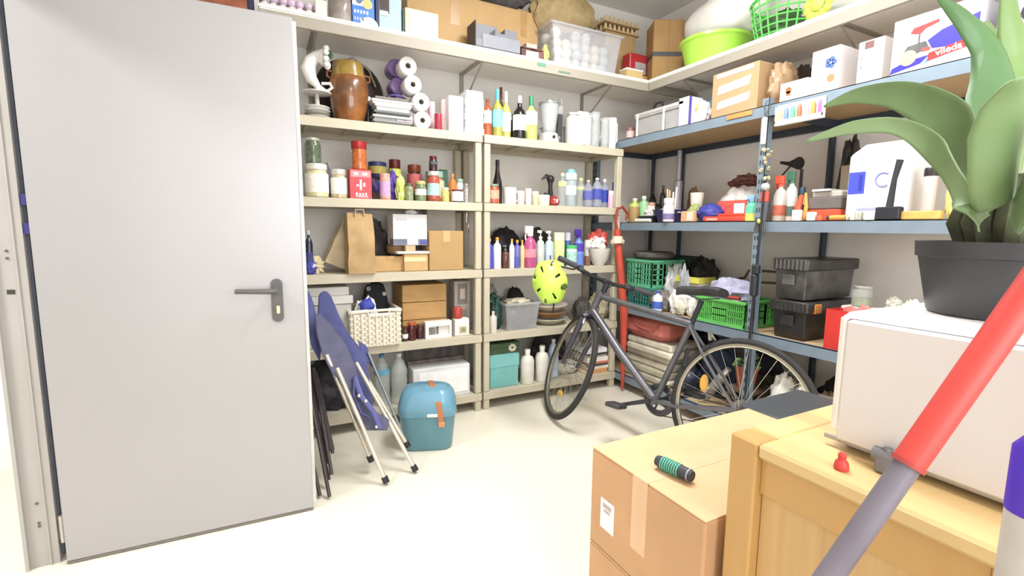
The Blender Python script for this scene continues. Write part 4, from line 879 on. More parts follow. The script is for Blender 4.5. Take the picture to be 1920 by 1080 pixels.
# clear tub of white balls
P = (2.004, 2.8, 2.2836, 0, 0.5685, 0.2308)
r = tub((P[0], 2.79, P[2], 0, P[4], .255), 'big clear plastic tub full of white balls on the white shelf', .3, '#c9c8ce', 'clear_tub', 'tub', .87, alpha=.34, rim=.014, rough=.2)
w = P[4]; cols = ('#f1eedc', '#e6e4de', '#dfe3e0', '#efe9cf', '#dfe4c0', '#cfd9dc')
k = 0
for iz in range(4):
    for ix in range(6):
        for iy in range(2):
            k += 1
            if iz == 3 and not (k % 3): continue
            if iz == 3 and ix > 3: continue
            s = .0375 if k % 4 else .03
            X = (-w*.36 + w*.72*ix/5)*(.9 + .03*iz) + random.uniform(-.006, .006)
            o = tag(MB().ball((0, 0, 0), s, 16, 10).obj('ball', mat(cols[k % 6], .45, var=.05)), 'white ball among those heaped in the clear plastic tub', 'ball', 'balls in the clear plastic tub')
            o.location = (P[0] + X + (.018 if iz % 2 else 0)*0, 2.79 + .085 + iy*.125 + (.0 if iz % 2 else .012), P[2] + .046 + iz*.058)
heap((1.7121, 2.84, 2.2836, 0, 0.057, 0.1203), 'small yellow-green sachet in front of the clear tub of balls', .04, '#c6bf62', 'sachet', 'bag', 82)
heap((1.9301, 2.86, WZ + .256, 0, .5, .3), 'tan canvas bag lying on the clear tub of balls', .28, '#a48c5e', 'canvas_bag', 'bag', 83, .12, .85)
# egg crates
q = (2.4744, 2.98, 2.6635)
for k in range(2):
    r = root((q[0], 3.0, WZ + .39 + k*.055, 0), 'egg_tray', ('lower', 'upper')[k] + ' tan cardboard egg tray stacked over the red box near the corner', 'egg tray', 'stacked egg trays near the corner')
    MB().box(-.17, .16, 0, .2, 0, .006).obj('base', mat('#c1a678', .85), r)
    b = MB()
    for i in range(8):
        for j in range(4): b.lathe([(.018, .006), (.008, .048)], (-.15 + i*.042, .024 + j*.05, 0), 8)
    b.obj('cups', mat('#c8ad80', .85), r)
r = root((q[0] + .0, 3.02, WZ + .001, 0), 'brown_carton_stack', 'tan carton carrying the egg trays behind the clear tub', 'box')
MB().box(-.15, .14, 0, .18, 0, .387).obj('body', mat('#b2915f', .8), r)
P = (2.5475, 2.91, 2.2836, 0, 0.1641, 0.3612)
r = root((P[0], 2.9, P[2] + .0, 0), 'red_container', 'red plastic container with a grey window standing on a small carton near the corner', 'container'); w = P[4]
MB().box(-w/2, w/2, 0, .09, .07, .22, b=.006).obj('body', mat('#b3262e', .35, var=.1), r)
MB().box(-w*.2, w*.42, -.002, 0, .08, .16).obj('window', mat('#a9a3a8', .3, var=.2), r)
MB().box(-w/2, w/2, -.006, .1, 0, .0695).obj('base_carton', mat('#c9a565', .7), r)
r = root((2.44, 2.815, WZ, 0), 'small_carton', 'small tan carton with a white lid at the corner of the white shelves', 'box')
MB().box(-.075, .075, 0, .08, 0, .062).obj('body', mat('#cfae70', .7), r); MB().box(-.078, .078, -.002, .082, .0625, .075, b=.002).obj('lid', '#ece8de', r)
# tall carton in the corner with dark tape
r = root((2.66, 2.72, WZ, -28), 'tall_carton', 'tall brown carton with dark grey tape round its middle in the shelf corner', 'box')
MB().box(-.11, .11, 0, .2, 0, .42, b=.004).obj('body', mat('#a37c45', .7, var=.06, scale=8), r)
MB().box(-.112, .112, -.002, .202, .17, .2).obj('tape', mat('#4a4850', .4), r)
MB().box(-.001, .001, -.0022, -.0001, 0, .165).box(-.001, .001, -.0022, -.0001, .205, .42).obj('seam', mat('#8f6c3c', .7), r)
# ============================================================ right wall white shelf
def basin(P, label):
    r = root(P, 'basin', label, 'basin'); R = P[4]/2; h = P[5]
    MB().lathe([(R*.74, 0), (R*.78, .006), (R*.93, h*.82), (R*.95, h*.86), (R, h*.9), (R*1.0, h), (R*.96, h), (R*.9, h*.84), (R*.74, .012), (.001, .01)], n=40).obj('body', mat('#a5e01e', .35, var=.03, coat=.3), r)
    return r
Q = (2.72, 2.372, 2.2836, -90, 0.6599, 0.1886)
basin((2.755, 2.3878, WZ + .001, 0, .46, .175), 'bright lime green plastic basin on the right wall shelf')
by = 2.3878
r = root((2.80, by - .03, WZ + .177, 0), 'white_cushion', 'large white cushion leaning over the lime green basin', 'cushion', tilt=(0, 0))
MB().blob(.34, .6, .3, 90, .08, 40, 24, f=1.6).obj('body', mat('#eeeae6', .85, var=.03, bump=.2), r)
yb = 1.8972
r = root((2.775, yb, WZ, 0), 'laundry_basket', 'green lattice laundry basket beside the lime basin', 'basket'); R0, R1, h = .15, .20, .24
GB = mat('#55c94a', .4, var=.04)
b = MB()
for k in range(22):
    a = 2*PI*k/22; b.tube([(R0*math.cos(a), R0*math.sin(a), .004), ((R0 + R1)/2*1.03*math.cos(a), (R0 + R1)/2*1.03*math.sin(a), h*.5), (R1*math.cos(a), R1*math.sin(a), h)], .005, 6)
b.obj('uprights', GB, r)
b = MB()
for k in range(7):
    t = k/6; rr = R0 + (R1 - R0)*t + .006*math.sin(PI*t); b.tube([(rr*math.cos(2*PI*j/32), rr*math.sin(2*PI*j/32), .005 + (h - .005)*t) for j in range(32)], .0045 if k < 6 else .009, 6, closed=True)
b.obj('hoops', GB, r)
MB().lathe([(R0, 0), (R0, .006)], n=28).obj('base', GB, r)
heap((2.775, yb - .09, WZ + .012, 0, .24, .19), 'dark and white laundry inside the green lattice basket', .22, '#3d5a34', 'laundry', 'laundry', 91, .2)
yf = 1.6003
r = root((2.56, yf, WZ + .001, -90), 'yellow_flower', 'yellow plastic flower with a lime centre lying at the shelf edge', 'flower')
b = MB()
for k in range(11):
    a = 2*PI*k/11; b.ball((.055*math.cos(a), .012, .075 + .055*math.sin(a)), .022, 10, 7, sy=.6)
b.obj('petals', mat('#e6d526', .5, var=.25, scale=50), r)
MB().ball((0, .004, .075), .034, 14, 9, sy=.5).obj('centre', mat('#b6e830', .5), r)
r = root((2.66, yf - .27, WZ + .001, 0), 'green_tub', 'low pale green tub at the near end of the right wall shelf', 'tub')
MB().lathe([(.09, 0), (.11, .1), (.104, .1), (.084, .008), (.001, .006)], n=28).obj('body', mat('#8fdc6a', .4), r)

# ============================================================ blue rack, top level (z = 1.862)
R4, R3, R2, R1 = 1.8625, 1.2625, .6525, .1225
heap((2.62, 3.02, 1.8625, -90, .22, .15), 'olive and brown woven object in the corner on the blue rack', .12, '#8a7440', 'woven_basket', 'basket', 95, .15, .8)
r = jar((2.43, 2.825, R4, -90, .06, .085), 'dark pink patterned jar at the corner end of the blue rack', '#8a5a5e', None, '#d9b3b0', 0, neck=.95)
P = (2.42, 2.538, 1.8626, -90, 0.4709, 0.1716)
r = tub((2.42, P[1], R4, -90, P[4]*.92, .165), 'grey translucent lidded storage bin with white clips on the blue rack', .34, '#b4b2b0', 'storage_bin', 'bin', .95, lid='#bdbbba', alpha=.85)
for x in (-.42, .12): MB().box(x*P[4], x*P[4] + .014, -.02, -.008, .0, .16, b=.003).obj('clip', '#f2f0ec', r)
MB().tube([(-P[4]*.1, .0, .17), (-P[4]*.05, .0, .2), (P[4]*.05, .01, .2), (P[4]*.08, .0, .17)], .008, 6).obj('black_strap', '#222226', r)
P = (2.41, 2.3056, 1.8626, -90, 0.0797, 0.1799)
r = root(P, 'white_blue_box', 'narrow white box with a violet-blue edge right of the storage bin', 'box'); w, h = P[4], P[5]
MB().box(-w/2, w/2, 0, .12, 0, h).obj('body', mat('#efeaf4', .5), r); MB().box(w/2, w/2 + .004, 0, .02, 0, h).box(-w/2 - .003, -w/2, 0, .02, 0, h).obj('edge', '#5a4eae', r)
heap((2.46, 2.2355, 1.8626, -90, 0.11, 0.1541), 'white and lilac leaflets bag beside the narrow white box', .08, '#d9cfd8', 'bag', 'bag', 97, .2, extra=[(-.2, .6, .4, '#b9b066', 'green_print')])
heap((2.55, 2.2322, 1.8626, -90, 0.1087, 0.191), 'dark teal cloth bag between the leaflets and the large taped carton', .12, '#2f6675', 'cloth_bag', 'bag', 98, .25)
# large carton with white strips
P = (2.42, 1.9512, 1.8626, -90, 0.3025, 0.2599)
r = carton((2.42, P[1], R4, -90, P[4], P[5]), 'large brown carton crossed by white tape strips on the blue rack', .34, '#b39064', tape=None)
w, h = P[4], P[5]
for z0_, z1_ in ((.2, .36), (.52, .7)):
    MB().prism([(-w*.36, h*z0_), (w*.32, h*(z0_ + .06)), (w*.36, h*(z1_ + .06)), (-w*.34, h*z1_)], -.002, 0).obj('white_strip', '#faf7f0', r)
MB().box(-w*.4, w*.4, -.0015, 0, h*.88, h*.97).obj('clear_tape', mat('#d2cdc6', .2, var=.3), r)
heap((2.46, 1.7505, 1.8626, -90, 0.0998, 0.256), 'brown crinkled plastic pouch beside the large taped carton', .2, '#ab8a66', 'pouch', 'bag', 99, .2, .3)
heap((2.8, 1.8432, 1.8626, -90, 0.1367, 0.3147), 'dark brown bag at the back behind the gingerbread box', .15, '#4c4038', 'dark_bag', 'bag', 100, .2)
P = (2.42, 1.5966, 1.8626, -90, 0.1409, 0.1002)
r = root(P, 'gingerbread_box', 'cream box with a gingerbread print at the rack post', 'box'); w, h = P[4], P[5]
MB().box(-w/2, w/2, 0, .06, 0, h).obj('body', mat('#f1ecda', .5, var=.03), r)
MB().lathe([(.016, 0), (.016, .002)], (-w*.18, 0, h*.6), 14, axis='y').box(-w*.26, -w*.1, -.002, 0, h*.35, h*.55).obj('print', mat('#9a5f30', .6), r)
MB().box(0, w*.4, -.001, 0, h*.3, h*.8).obj('print', '#e6d9ac', r)
P = (2.46, 1.472, 1.8626, -90, 0.1307, 0.2239)
r = root(P, 'white_appliance_carton', 'white carton with a blue flower print near the rack post', 'box'); w, h = P[4], P[5]
MB().box(-w/2, w/2, 0, .2, 0, h, b=.002).obj('body', mat('#ece7ea', .5, var=.02), r)
b = MB()
for k in range(5):
    a = 2*PI*k/5; b.lathe([(.012, 0), (.012, .002)], (w*.2 + .016*math.cos(a), 0, h*.68 + .016*math.sin(a)), 10, axis='y')
b.obj('print', '#4a66a8', r)
MB().lathe([(.018, 0), (.018, .002)], (w*.24, 0, h*.36), 14, axis='y').obj('print', '#b07c56', r)
MB().box(-w*.45, w*.45, -.0012, 0, h*.5, h*.505).box(w*.05, w*.1, -.0015, 0, h*.02, h*.25).obj('print', '#8ea0ae', r)
P = (2.44, 1.2636, 1.8626, -90, 0.1026, 0.1943)
r = root(P, 'white_carton', 'plain white carton with a small dark print left of the big red and blue box', 'box'); w, h = P[4], P[5]
MB().box(-w/2, w/2, 0, .22, 0, h, b=.002).obj('body', mat('#eae6e0', .5, var=.02), r)
MB().box(-w*.25, w*.1, -.002, 0, h*.82, h*.97).obj('print', '#7a5150', r)
MB().box(-w*.38, -w*.3, -.002, 0, h*.6, h*.64).box(-w*.38, -w*.3, -.002, 0, h*.42, h*.46).obj('print', '#8a8684', r)
# the big printed box
Pa = (2.4, 1.0216, 1.8626, -90, 0.2789, 0.2206)
r = root(Pa, 'printed_mop_box', 'large white box printed with a red mop, blue swoosh and red name plate', 'box'); w, h = Pa[4], Pa[5]
MB().box(-w/2, w/2, 0, .26, 0, h, b=.002).obj('body', mat('#f5f2f6', .4, var=.02), r)
MB().prism([(-w*.06, h*.5), (w*.1, h*.62), (w*.5, h*.74), (w*.5, h*.4), (w*.2, h*.3), (0, h*.34)], -.0012, 0).prism([(-w*.5, h*.04), (-w*.12, h*.12), (-w*.02, h*.24), (-w*.3, h*.22), (-w*.48, h*.14)], -.0012, 0).obj('swoosh_print', mat('#3a32c4', .4, var=.12, scale=8), r)
MB().prism([(-w*.02, h*.22), (w*.4, h*.34), (w*.5, h*.42), (w*.5, h*.3), (w*.2, h*.18), (-w*.1, h*.1)], -.0016, -.0012).obj('light_swoosh_print', mat('#5fa0e0', .4), r)
MB().prism([(-w*.04, h*.13), (w*.46, h*.23), (w*.46, h*.37), (-w*.03, h*.27)], -.0024, -.0016).obj('name_plate_print', mat('#c9281f', .4), r)
text('vileda', .036, mat('#f6eeee', .5), r, (w*.2, -.0028, h*.25), (90, -6, 0))
MB().prism([(-w*.28, h*.7), (-w*.24, h*.78), (w*.05, h*.82), (w*.06, h*.77), (-w*.1, h*.72), (-w*.14, h*.66), (-w*.2, h*.66)], -.002, 0).obj('mop_head_print', mat('#c4302e', .4), r)
MB().box(-w*.175, -w*.155, -.0022, 0, h*.42, h*.66).prism([(-w*.36, h*.36), (-w*.3, h*.48), (-w*.08, h*.5), (-w*.04, h*.38), (-w*.2, h*.3)], -.0018, 0).obj('bucket_print', mat('#5c5a5c', .5, var=.2), r)
MB().lathe([(.03, 0), (.03, .002)], (-w*.28, 0, h*.27), 16, axis='y').obj('round_print', mat('#e0b48a', .5), r)
MB().box(-w*.12, -w*.02, -.0022, 0, h*.32, h*.38).obj('red_print', '#cf4438', r)
Pb = (2.42, 0.8378, 1.8626, -90, 0.0896, 0.1915)
r = root((2.42, Pa[1] - w/2 - .17, R4, -90), 'grey_appliance', 'pale grey machine with a black vent beside the red mop box', 'machine')
MB().box(-.13, .13, 0, .25, 0, .4, b=.01).obj('body', mat('#c9c6cf', .4), r); MB().lathe([(.035, 0), (.035, .004)], (-.03, 0, .12), 18, axis='y').obj('vent', '#1e2220', r); MB().box(-.05, .1, -.003, 0, .2, .36).obj('blue_panel', '#6e7ea8', r)
# orange tape on the top beam
r = root((2.372, 1.8701, 1.83, -90), 'orange_strip', 'bright orange strip fixed along the top beam of the corner rack', 'strip')
MB().box(-.075, .085, -.004, .0, .0, .026, b=.001).obj('body', mat('#e58a3c', .5, var=.1), r)
# colourful sorting tray at the post
P = (2.34, 1.5163, 1.7091, -90, 0.2361, 0.1322)
r = root((2.345, P[1], 1.742, -90), 'bead_tray', 'white hanging tray of coloured bead tubes fixed at the rack post', 'tray'); w = P[4]
MB().box(-w/2, w/2, 0, .025, -.002, .006).box(-w/2, w/2, .022, .025, .006, .1).box(w/2 - .004, w/2, 0, .022, .006, .09).box(-w/2, -w/2 + .004, 0, .022, .006, .09).box(-w/2, w/2, 0, .003, .006, .022).obj('tray', mat('#f1f2e4', .5), r)
for k, c in enumerate(('#e3e67c', '#6f8ce0', '#58cf95', '#cc6a44', '#dcc4e2', '#ec9428', '#b064d4')):
    MB().lathe([(.0105, 0), (.0105, .062), (.005, .075)], (-w*.43 + k*w*.143, .0125, .007), 10).obj('bead_tube', mat(c, .4), r)
# things hanging at the post
py = 1.6877
r = root((2.35, py, 1.66, -90), 'white_tube', 'white cylindrical tube hanging on the rack post', 'tube')
MB().lathe([(.012, 0), (.013, .004), (.013, .13), (.01, .135)], (-.005, 0, 0), 14).obj('body', '#efede8', r)
MB().tube([(-.004, .0, .136), (.01, .0, .17), (.02, .0, .2), (.0, .0, .22), (-.012, .0, .19), (-.004, .0, .137)], .003, 6).obj('hook', mat('#6a6c68', .3, .7), r)
r = root((2.345, py - .02, 1.54, -90), 'bead_charm', 'beige and green beaded charm dangling below the white tube', 'charm')
b = MB(); random.seed(5)
for k in range(16): b.ball((random.uniform(-.02, .03), random.uniform(-.01, .01), random.uniform(-.06, .09)), random.uniform(.007, .013), 8, 6)
b.obj('beads', mat('#b9b08a', .5, var=.5, scale=60), r)
MB().tube([(0, 0, .09), (0, .0, .12)], .0015, 5).obj('cord', '#55554f', r)
r = root((2.345, py - .03, 1.36, -90), 'red_lantern', 'small red and orange lantern ornament hanging at the post', 'ornament')
MB().box(-.022, .022, -.008, .008, 0, .055, b=.004).obj('body', mat('#dd4a38', .4, var=.15), r); MB().box(-.004, .004, -.0095, -.008, .015, .04).obj('print', '#e9b83a', r); MB().ball((.0, 0, .078), .022, 12, 8).obj('silver_top', mat('#b8b8b2', .3), r)
r = root((2.345, py - .015, 1.215, -90), 'key_bunch', 'dark bunch of keys and a yellow tag hanging at the middle beam', 'keys')
b = MB()
for k in range(6): b.xf(Matrix.Identity(4)).tube([(-.02 + k*.008, 0, .05), (-.03 + k*.012, -.002, -.01)], .0035, 6)
b.obj('keys', mat('#5a5a52', .4, .6), r); MB().ball((0, -.006, .045), .014, 10, 7).obj('yellow_tag', '#cfc45a', r)
# the long black rod standing in front of the post
p0 = (2.33, 1.6749, 0.6115); p1 = (2.33, 1.6568, 1.2872)
r = root((0, 0, 0, 0), 'black_rod', 'long thin black rod with a clamp standing beside the rack post', 'rod')
MB().tube([(2.33, p0[1], .13), (2.33, p0[1], p0[2]), (2.34, p1[1], 1.5)], .007, 8).obj('rod', mat('#24262a', .4), r)
b = MB().box(2.31, 2.35, p1[1] - .005, p1[1] + .03, .86, .98, b=.008).box(2.315, 2.345, p1[1] - .01, p1[1] + .03, .98, 1.03, b=.005)
b.obj('clamp', mat('#2c2e34', .5), r)
# ============================================================ blue rack, middle level (z = 1.262)
GM2 = 'small things along the front of the middle rack shelf'
bottle((2.5, 2.8251, 1.2626, -90, 0.0941, 0.1805), 'yellow-green squeeze bottle at the corner end of the middle rack shelf', '#c6d24e', '#d6d0c4', None, 'squat')
bottle((2.5, 2.7278, 1.2626, -90, 0.0785, 0.1911), 'mint green bottle with a white cap near the corner of the middle rack shelf', '#8fca8e', '#e6ece0', None, 'squat')
can((2.43, 2.7497, 1.2626, -90, 0.0803, 0.1125), 'small brown wooden cup near the corner of the middle rack shelf', '#a08048', 'wooden_cup', 'cup')
tub((2.43, 2.6223, R3, -90, .13, .045), 'low black tray of small parts near the corner', .12, '#2a2c2c', 'parts_tray', 'tray', .9)
r = root((2.40, 2.6899, R3, -90), 'white_roll_sheet', 'flat white rolled cloth at the shelf edge near the corner', 'cloth')
MB().tube([(-.12, .02, .013), (.12, .02, .013)], .0125, 12).obj('body', mat('#e8e3da', .8), r)
P = (2.5, 2.4888, 1.2626, -90, 0.2676, 0.1418)
r = root((2.53, P[1], R3, 0), 'navy_bowl', 'dark navy plastic bowl filled with sticks and cartons', 'bowl'); R = .125; h = .085
MB().lathe([(R*.7, 0), (R*.8, h*.4), (R, h), (R*.95, h), (R*.74, h*.4), (.001, .008)], n=28).obj('body', mat('#2e2f6a', .35, var=.1), r)
MB().blob(R*1.7, R*1.7, h*.5, 3, .3, c=(0, 0, h*.6)).obj('paper_fill', mat('#e6e0d4', .8, var=.2), r)
for x, c, hh in ((-.06, '#efe9dc', .2), (-.02, '#f0eadf', .17), (.03, '#d9b98a', .19), (.06, '#e2c9a4', .2)):
    MB().tube([(x*.5, x, h*.4), (x*.7, x*1.4, h*.4 + hh)], .006, 8).obj('stick', mat(c, .6), r)
r = root((2.72, 2.6181, R3, 0), 'grey_pole', 'thick grey pole standing behind the navy bowl', 'pole')
MB().lathe([(.03, 0), (.03, .3), (.016, .31), (.016, .52)], n=16).obj('body', mat('#a7a5ac', .4, .3), r)
r = jar((2.39, 2.3712, 1.2626, -90, 0.0755, 0.1539), 'white and purple salt shaker at the shelf edge before the navy bowl', '#e2d6dc', '#f2eef2', '#7a6a9a', .25, bandz=(.1, .35))
heap((2.68, 2.888, 1.2626, -90, 0.1537, 0.1656), 'black bag behind the low black tray', .12, '#1e2222', seed=101)
heap((2.5, 2.2872, 1.2626, -90, 0.0978, 0.1194), 'yellow-green packet right of the navy bowl', .08, '#a9b066', 'packet', 'packet', 103)
can((2.62, 2.3488, 1.2626, -90, 0.0907, 0.1969), 'cream ceramic cup with a foot behind the blue cap', '#e2dccd', 'cream_cup', 'cup', hollow=True, k=.6)
heap((2.43, 2.1284, 1.2626, -90, 0.1799, 0.1107), 'royal blue cap lying on the orange plastic case', .14, '#3a3f9c', 'cap', 'cap', 104, .12)
carton((2.395, 2.2198, 1.2626, -90, 0.104, 0.0666), 'small orange and cream carton at the edge below the blue cap', .03, '#dca06a', tape=None, sticker=[(.5, .95, .1, .9, '#ecc9b8')])
r = root((2.395, 1.947, R3, -90), 'red_case', 'long low bright red plastic case along the edge of the middle rack shelf', 'case')
MB().box(-.15, .13, 0, .11, 0, .03, b=.006).box(-.06, .12, .02, .1, .03, .046, b=.004).obj('body', mat('#e0432c', .35, var=.08), r)
MB().box(-.12, -.04, -.003, 0, .006, .02).obj('latch', '#d9a08a', r)
P = (2.52, 1.9955, 1.2626, -90, 0.1983, 0.1273)
r = root(P, 'printed_red_box', 'red and white printed first-aid style box behind the red case', 'box'); w, h = P[4], P[5]
MB().box(-w/2, w/2, 0, .1, 0, h, b=.002).obj('body', mat('#d8574c', .45, var=.2, scale=30), r); MB().box(w*.1, w*.45, -.002, 0, h*.1, h*.85).obj('label', '#eef2ea', r)
heap((2.66, 2.1192, 1.2626, -90, 0.3015, 0.2315), 'large white crumpled sheet bag at the back of the middle rack shelf', .25, '#dcd6d0', 'sheet_bag', 'bag', 106, .15, .8)
heap((2.76, 2.1429, R3 + .225, -90, .2, .08), 'brown leaf-coloured dried twigs on the large white sheet bag', .12, '#7a4c40', 'dried_twigs', 'twigs', 107, .5)
bottle((2.44, 1.7974, 1.2626, -90, 0.0665, 0.145), 'turquoise and yellow cleaning bottle left of the rack post', '#54cba0', '#8fb6e0', '#e8e04a', 'spray', bandz=(.02, .3))
# right of the post
bottle((2.5, 1.6753, 1.2626, -90, 0.067, 0.243), 'grey and white spray bottle with an orange-red trigger right of the post', '#cfcac4', '#e2512f', '#c96a50', 'spray', group='cleaning spray bottles beside the rack post', bandz=(.12, .35))
bottle((2.54, 1.6394, 1.2626, -90, 0.0593, 0.2646), 'white spray bottle with a dark green trigger right of the post', '#e2dcd8', '#3f7a5c', '#5f7a6e', 'spray', group='cleaning spray bottles beside the rack post', bandz=(.1, .3))
can((2.62, 1.7469, 1.2626, -90, 0.1019, 0.1136), 'taupe round tub behind the spray bottles', '#9c8c86', 'taupe_tub', 'tub')
can((2.4, 1.5118, 1.2626, -90, 0.0466, 0.0533), 'white paper roll core standing at the shelf edge, left of two', '#f4f2ec', 'white_pot', 'pot')
can((2.4, 1.4393, 1.2626, -90, 0.0442, 0.0409), 'low white pot at the shelf edge, right of the white roll core', '#f3efe8', 'white_pot', 'pot')
r = root((2.45, 1.5132, 1.2626, -90, 0.0601, 0.1564), 'orange_clamp', 'orange and yellow hand clamp standing upright on the middle rack shelf', 'clamp')
MB().tube([(-.02, 0, .005), (-.028, 0, .07), (-.012, 0, .13)], [.012, .018, .01], 10).obj('orange_jaw', mat('#e8542a', .4), r); MB().tube([(.006, 0, .005), (.014, 0, .07), (.006, 0, .14)], [.008, .01, .006], 10).obj('yellow_jaw', mat('#e9a02c', .4), r)
P = (2.48, 1.4227, 1.2626, -90, 0.1582, 0.1621)
r = root((2.46, P[1], R3, -90), 'tool_case', 'grey tool case with a red-orange base behind the yellow screwdriver', 'case'); w = P[4]*1.05
MB().box(-w/2, w/2, 0, .24, 0, .055, b=.006).obj('base', mat('#e0512c', .4, var=.06), r); MB().box(-w/2, w/2, .0, .24, .0555, .115, b=.006).obj('lid', mat('#6b6462', .5), r)
MB().box(-w*.45, w*.4, .03, .18, .116, .145, b=.004).obj('papers', mat('#c6beb2', .7, var=.15), r); MB().box(-w*.4, w*.1, .01, .2, .146, .156).obj('white_sheet', '#e9e6e2', r)
r = root((2.41, 1.3199, R3, -90), 'screwdriver', 'yellow-handled screwdriver lying at the shelf edge', 'screwdriver')
MB().tube([(-.035, 0, .013), (.035, 0, .013)], .0125, 10).obj('handle', mat('#e8962c', .35), r); MB().tube([(.035, 0, .013), (.06, 0, .013)], .004, 8).obj('shaft', mat('#8a8684', .3, .8), r); MB().tube([(-.05, 0, .013), (-.036, 0, .013)], .01, 10).obj('butt', '#3a3a42', r)
# lamp with a black cable
py2 = 1.7262
r = root((2.75, py2, R3, -90), 'desk_lamp', 'black clip lamp with a curved black cable at the back of the middle rack shelf', 'lamp')
MB().lathe([(.05, 0), (.05, .012), (.008, .018), (.008, .3)], n=16).obj('stand', mat('#3a3434', .4), r)
MB().tube([(-.13, -.0, .35), (-.07, -.01, .335), (.0, -.03, .33)], [.008, .012, .036], 14).obj('shade', mat('#22201e', .4), r)
MB().tube([(-.03, -.03, .34), (-.09, -.05, .26), (-.1, -.08, .16), (-.06, -.1, .05), (-.03, -.1, .01)], .005, 6).obj('cable', '#17181a', r)
# machines behind
heap((2.82, 1.54, 1.2626, -90, 0.1097, 0.4427), 'dark grey metal appliance at the back beside the rear post', .16, '#3a3634', 'dark_appliance', 'machine', 110, .25)
carton((2.68, 1.4418, 1.2626, -90, 0.0721, 0.2863), 'small dusty tan carton beside the big white bag', .12, '#a09078', tape=None)
# big white bag
P = (2.43, 1.1823, 1.2626, -90, 0.2416, 0.3512)
r = root(P, 'detergent_bag', 'big white folded-top bag with blue marks on the middle rack shelf', 'bag'); w, h = P[4], P[5]
MB().add([(-w/2, 0, 0), (w/2, 0, 0), (w/2, .2, 0), (-w/2, .2, 0), (-w*.5, .0, h*.84), (w*.5, .0, h*.84), (w*.5, .2, h*.84), (-w*.5, .2, h*.84), (-w*.44, .09, h), (w*.44, .09, h), (w*.44, .11, h), (-w*.44, .11, h)],
         [(3, 2, 1, 0), (0, 1, 5, 4), (1, 2, 6, 5), (2, 3, 7, 6), (3, 0, 4, 7), (4, 5, 9, 8), (5, 6, 10, 9), (6, 7, 11, 10), (7, 4, 8, 11), (8, 9, 10, 11)]).obj('body', mat('#f7f6f8', .4, var=.02), r, bev=.006)
MB().box(-w*.48, -w*.2, -.002, 0, h*.34, h*.62).obj('blue_patch', mat('#4450d8', .4), r)
MB().box(-w*.3, -w*.24, -.003, -.002, h*.38, h*.58).obj('dark_mark', '#2f38a8', r)
MB().tube([(w*.1 + .03*math.cos(a), -.001, h*.5 + .03*math.sin(a)) for a in [PI*.3 + k*PI*.14 for k in range(11)]], .004, 6).obj('ring_mark', '#8a8fd8', r)
MB().box(-w*.3, w*.4, -.002, 0, h*.13, h*.16).obj('line_mark', '#a8aade', r)
# black brush in its stand
P = (2.39, 1.1064, 1.2626, -90, 0.0752, 0.2569)
r = root((2.385, P[1], R3, -90), 'black_brush', 'black bottle brush standing in a square holder before the white bag', 'brush')
MB().box(-.045, .045, -.012, .03, 0, .055, b=.004).obj('holder', mat('#26262e', .5), r); MB().tube([(.0, .006, .05), (.008, .006, .17), (.022, .006, .25)], [.014, .01, .013], 12).obj('brush_head', mat('#31363a', .8, bump=.6), r)
can((2.39, 1.2467, 1.2626, -90, 0.0224, 0.036), 'tiny cream pot left of the tiny grey pot at the shelf edge', '#dcd8c6', 'tiny_pot', 'pot')
can((2.39, 1.2168, 1.2626, -90, 0.024, 0.0352), 'tiny grey pot at the shelf edge before the white bag', '#b4b4a4', 'tiny_pot', 'pot')
can((2.39, 1.1733, 1.2626, -90, 0.0506, 0.0388), 'short white jar lid-up at the shelf edge before the white bag', '#efeee6', 'white_jar', 'jar')
P = (2.44, 0.9909, 1.2626, -90, 0.0485, 0.2039)
r = can(P, 'tall pinkish-grey canister with a black lid beside the white bag', '#cdbdb8', 'canister', 'canister', top='#2a2624')
r = root((2.395, 0.9999, R3, -90), 'amber_box', 'low amber yellow sponge pack at the shelf edge near the canister', 'sponge pack')
MB().box(-.085, .07, 0, .03, 0, .035, b=.004).obj('body', mat('#edb24c', .6, var=.15), r)
heap((2.42, 0.9131, 1.2626, -90, 0.0568, 0.1947), 'pale yellow paper bag right of the pinkish canister', .1, '#e6d878', 'yellow_bag', 'bag', 112, .15)
# ============================================================ blue rack, low level (z = .652)
crate((2.43, 2.66, R2, -90, .25, .14), 'teal plastic crate at the bottom of the crate stack in the corner', .3, '#2f8a80', group='stacked crates in the rack corner')
crate((2.42, 2.66, R2 + .142, -90, .26, .2), 'sea-green plastic crate, on the teal crate in the corner', .3, '#56b384', group='stacked crates in the rack corner', solid=(.35, .6))
crate((2.71, 2.69, R2 + .2, -90, .26, .16), 'dark green crate lying at the back behind the yellow folder', .22, '#274838', group='stacked crates in the rack corner')
tub((2.72, 2.69, R2, -90, .25, .198), 'dark plastic tub below the dark green crate at the back', .2, '#3c3a3c', 'dark_tub', 'tub', .95)
r = root((2.43, 2.6772, R2 + .343, -90), 'cable_roll', 'dark bowl-shaped cable roll lying on the sea-green crate', 'cable')
MB().tube([(.13*math.cos(a), .14 + .12*math.sin(a), .03) for a in [2*PI*k/24 for k in range(24)]], .025, 8, closed=True).obj('cable', mat('#5a5450', .6, var=.3), r)
heap((2.52, 2.4798, 0.6526, -90, 0.1506, 0.301), 'clear and white plastic bag heap right of the green crates', .15, '#c4c6c6', seed=120, amp=.3, rough=.3, extra=[(-.4, .15, .3, '#3f62b4', 'blue_bottle')])
heap((2.74, 2.4542, 0.6526, -90, 0.222, 0.3583), 'black crumpled bin bag behind the yellow folder', .22, '#2a2828', seed=121, amp=.25)
r = root((2.50, 2.2892, R2 + .21, -90), 'yellow_folder', 'bright yellow folder tray lying above the grey bag', 'folder')
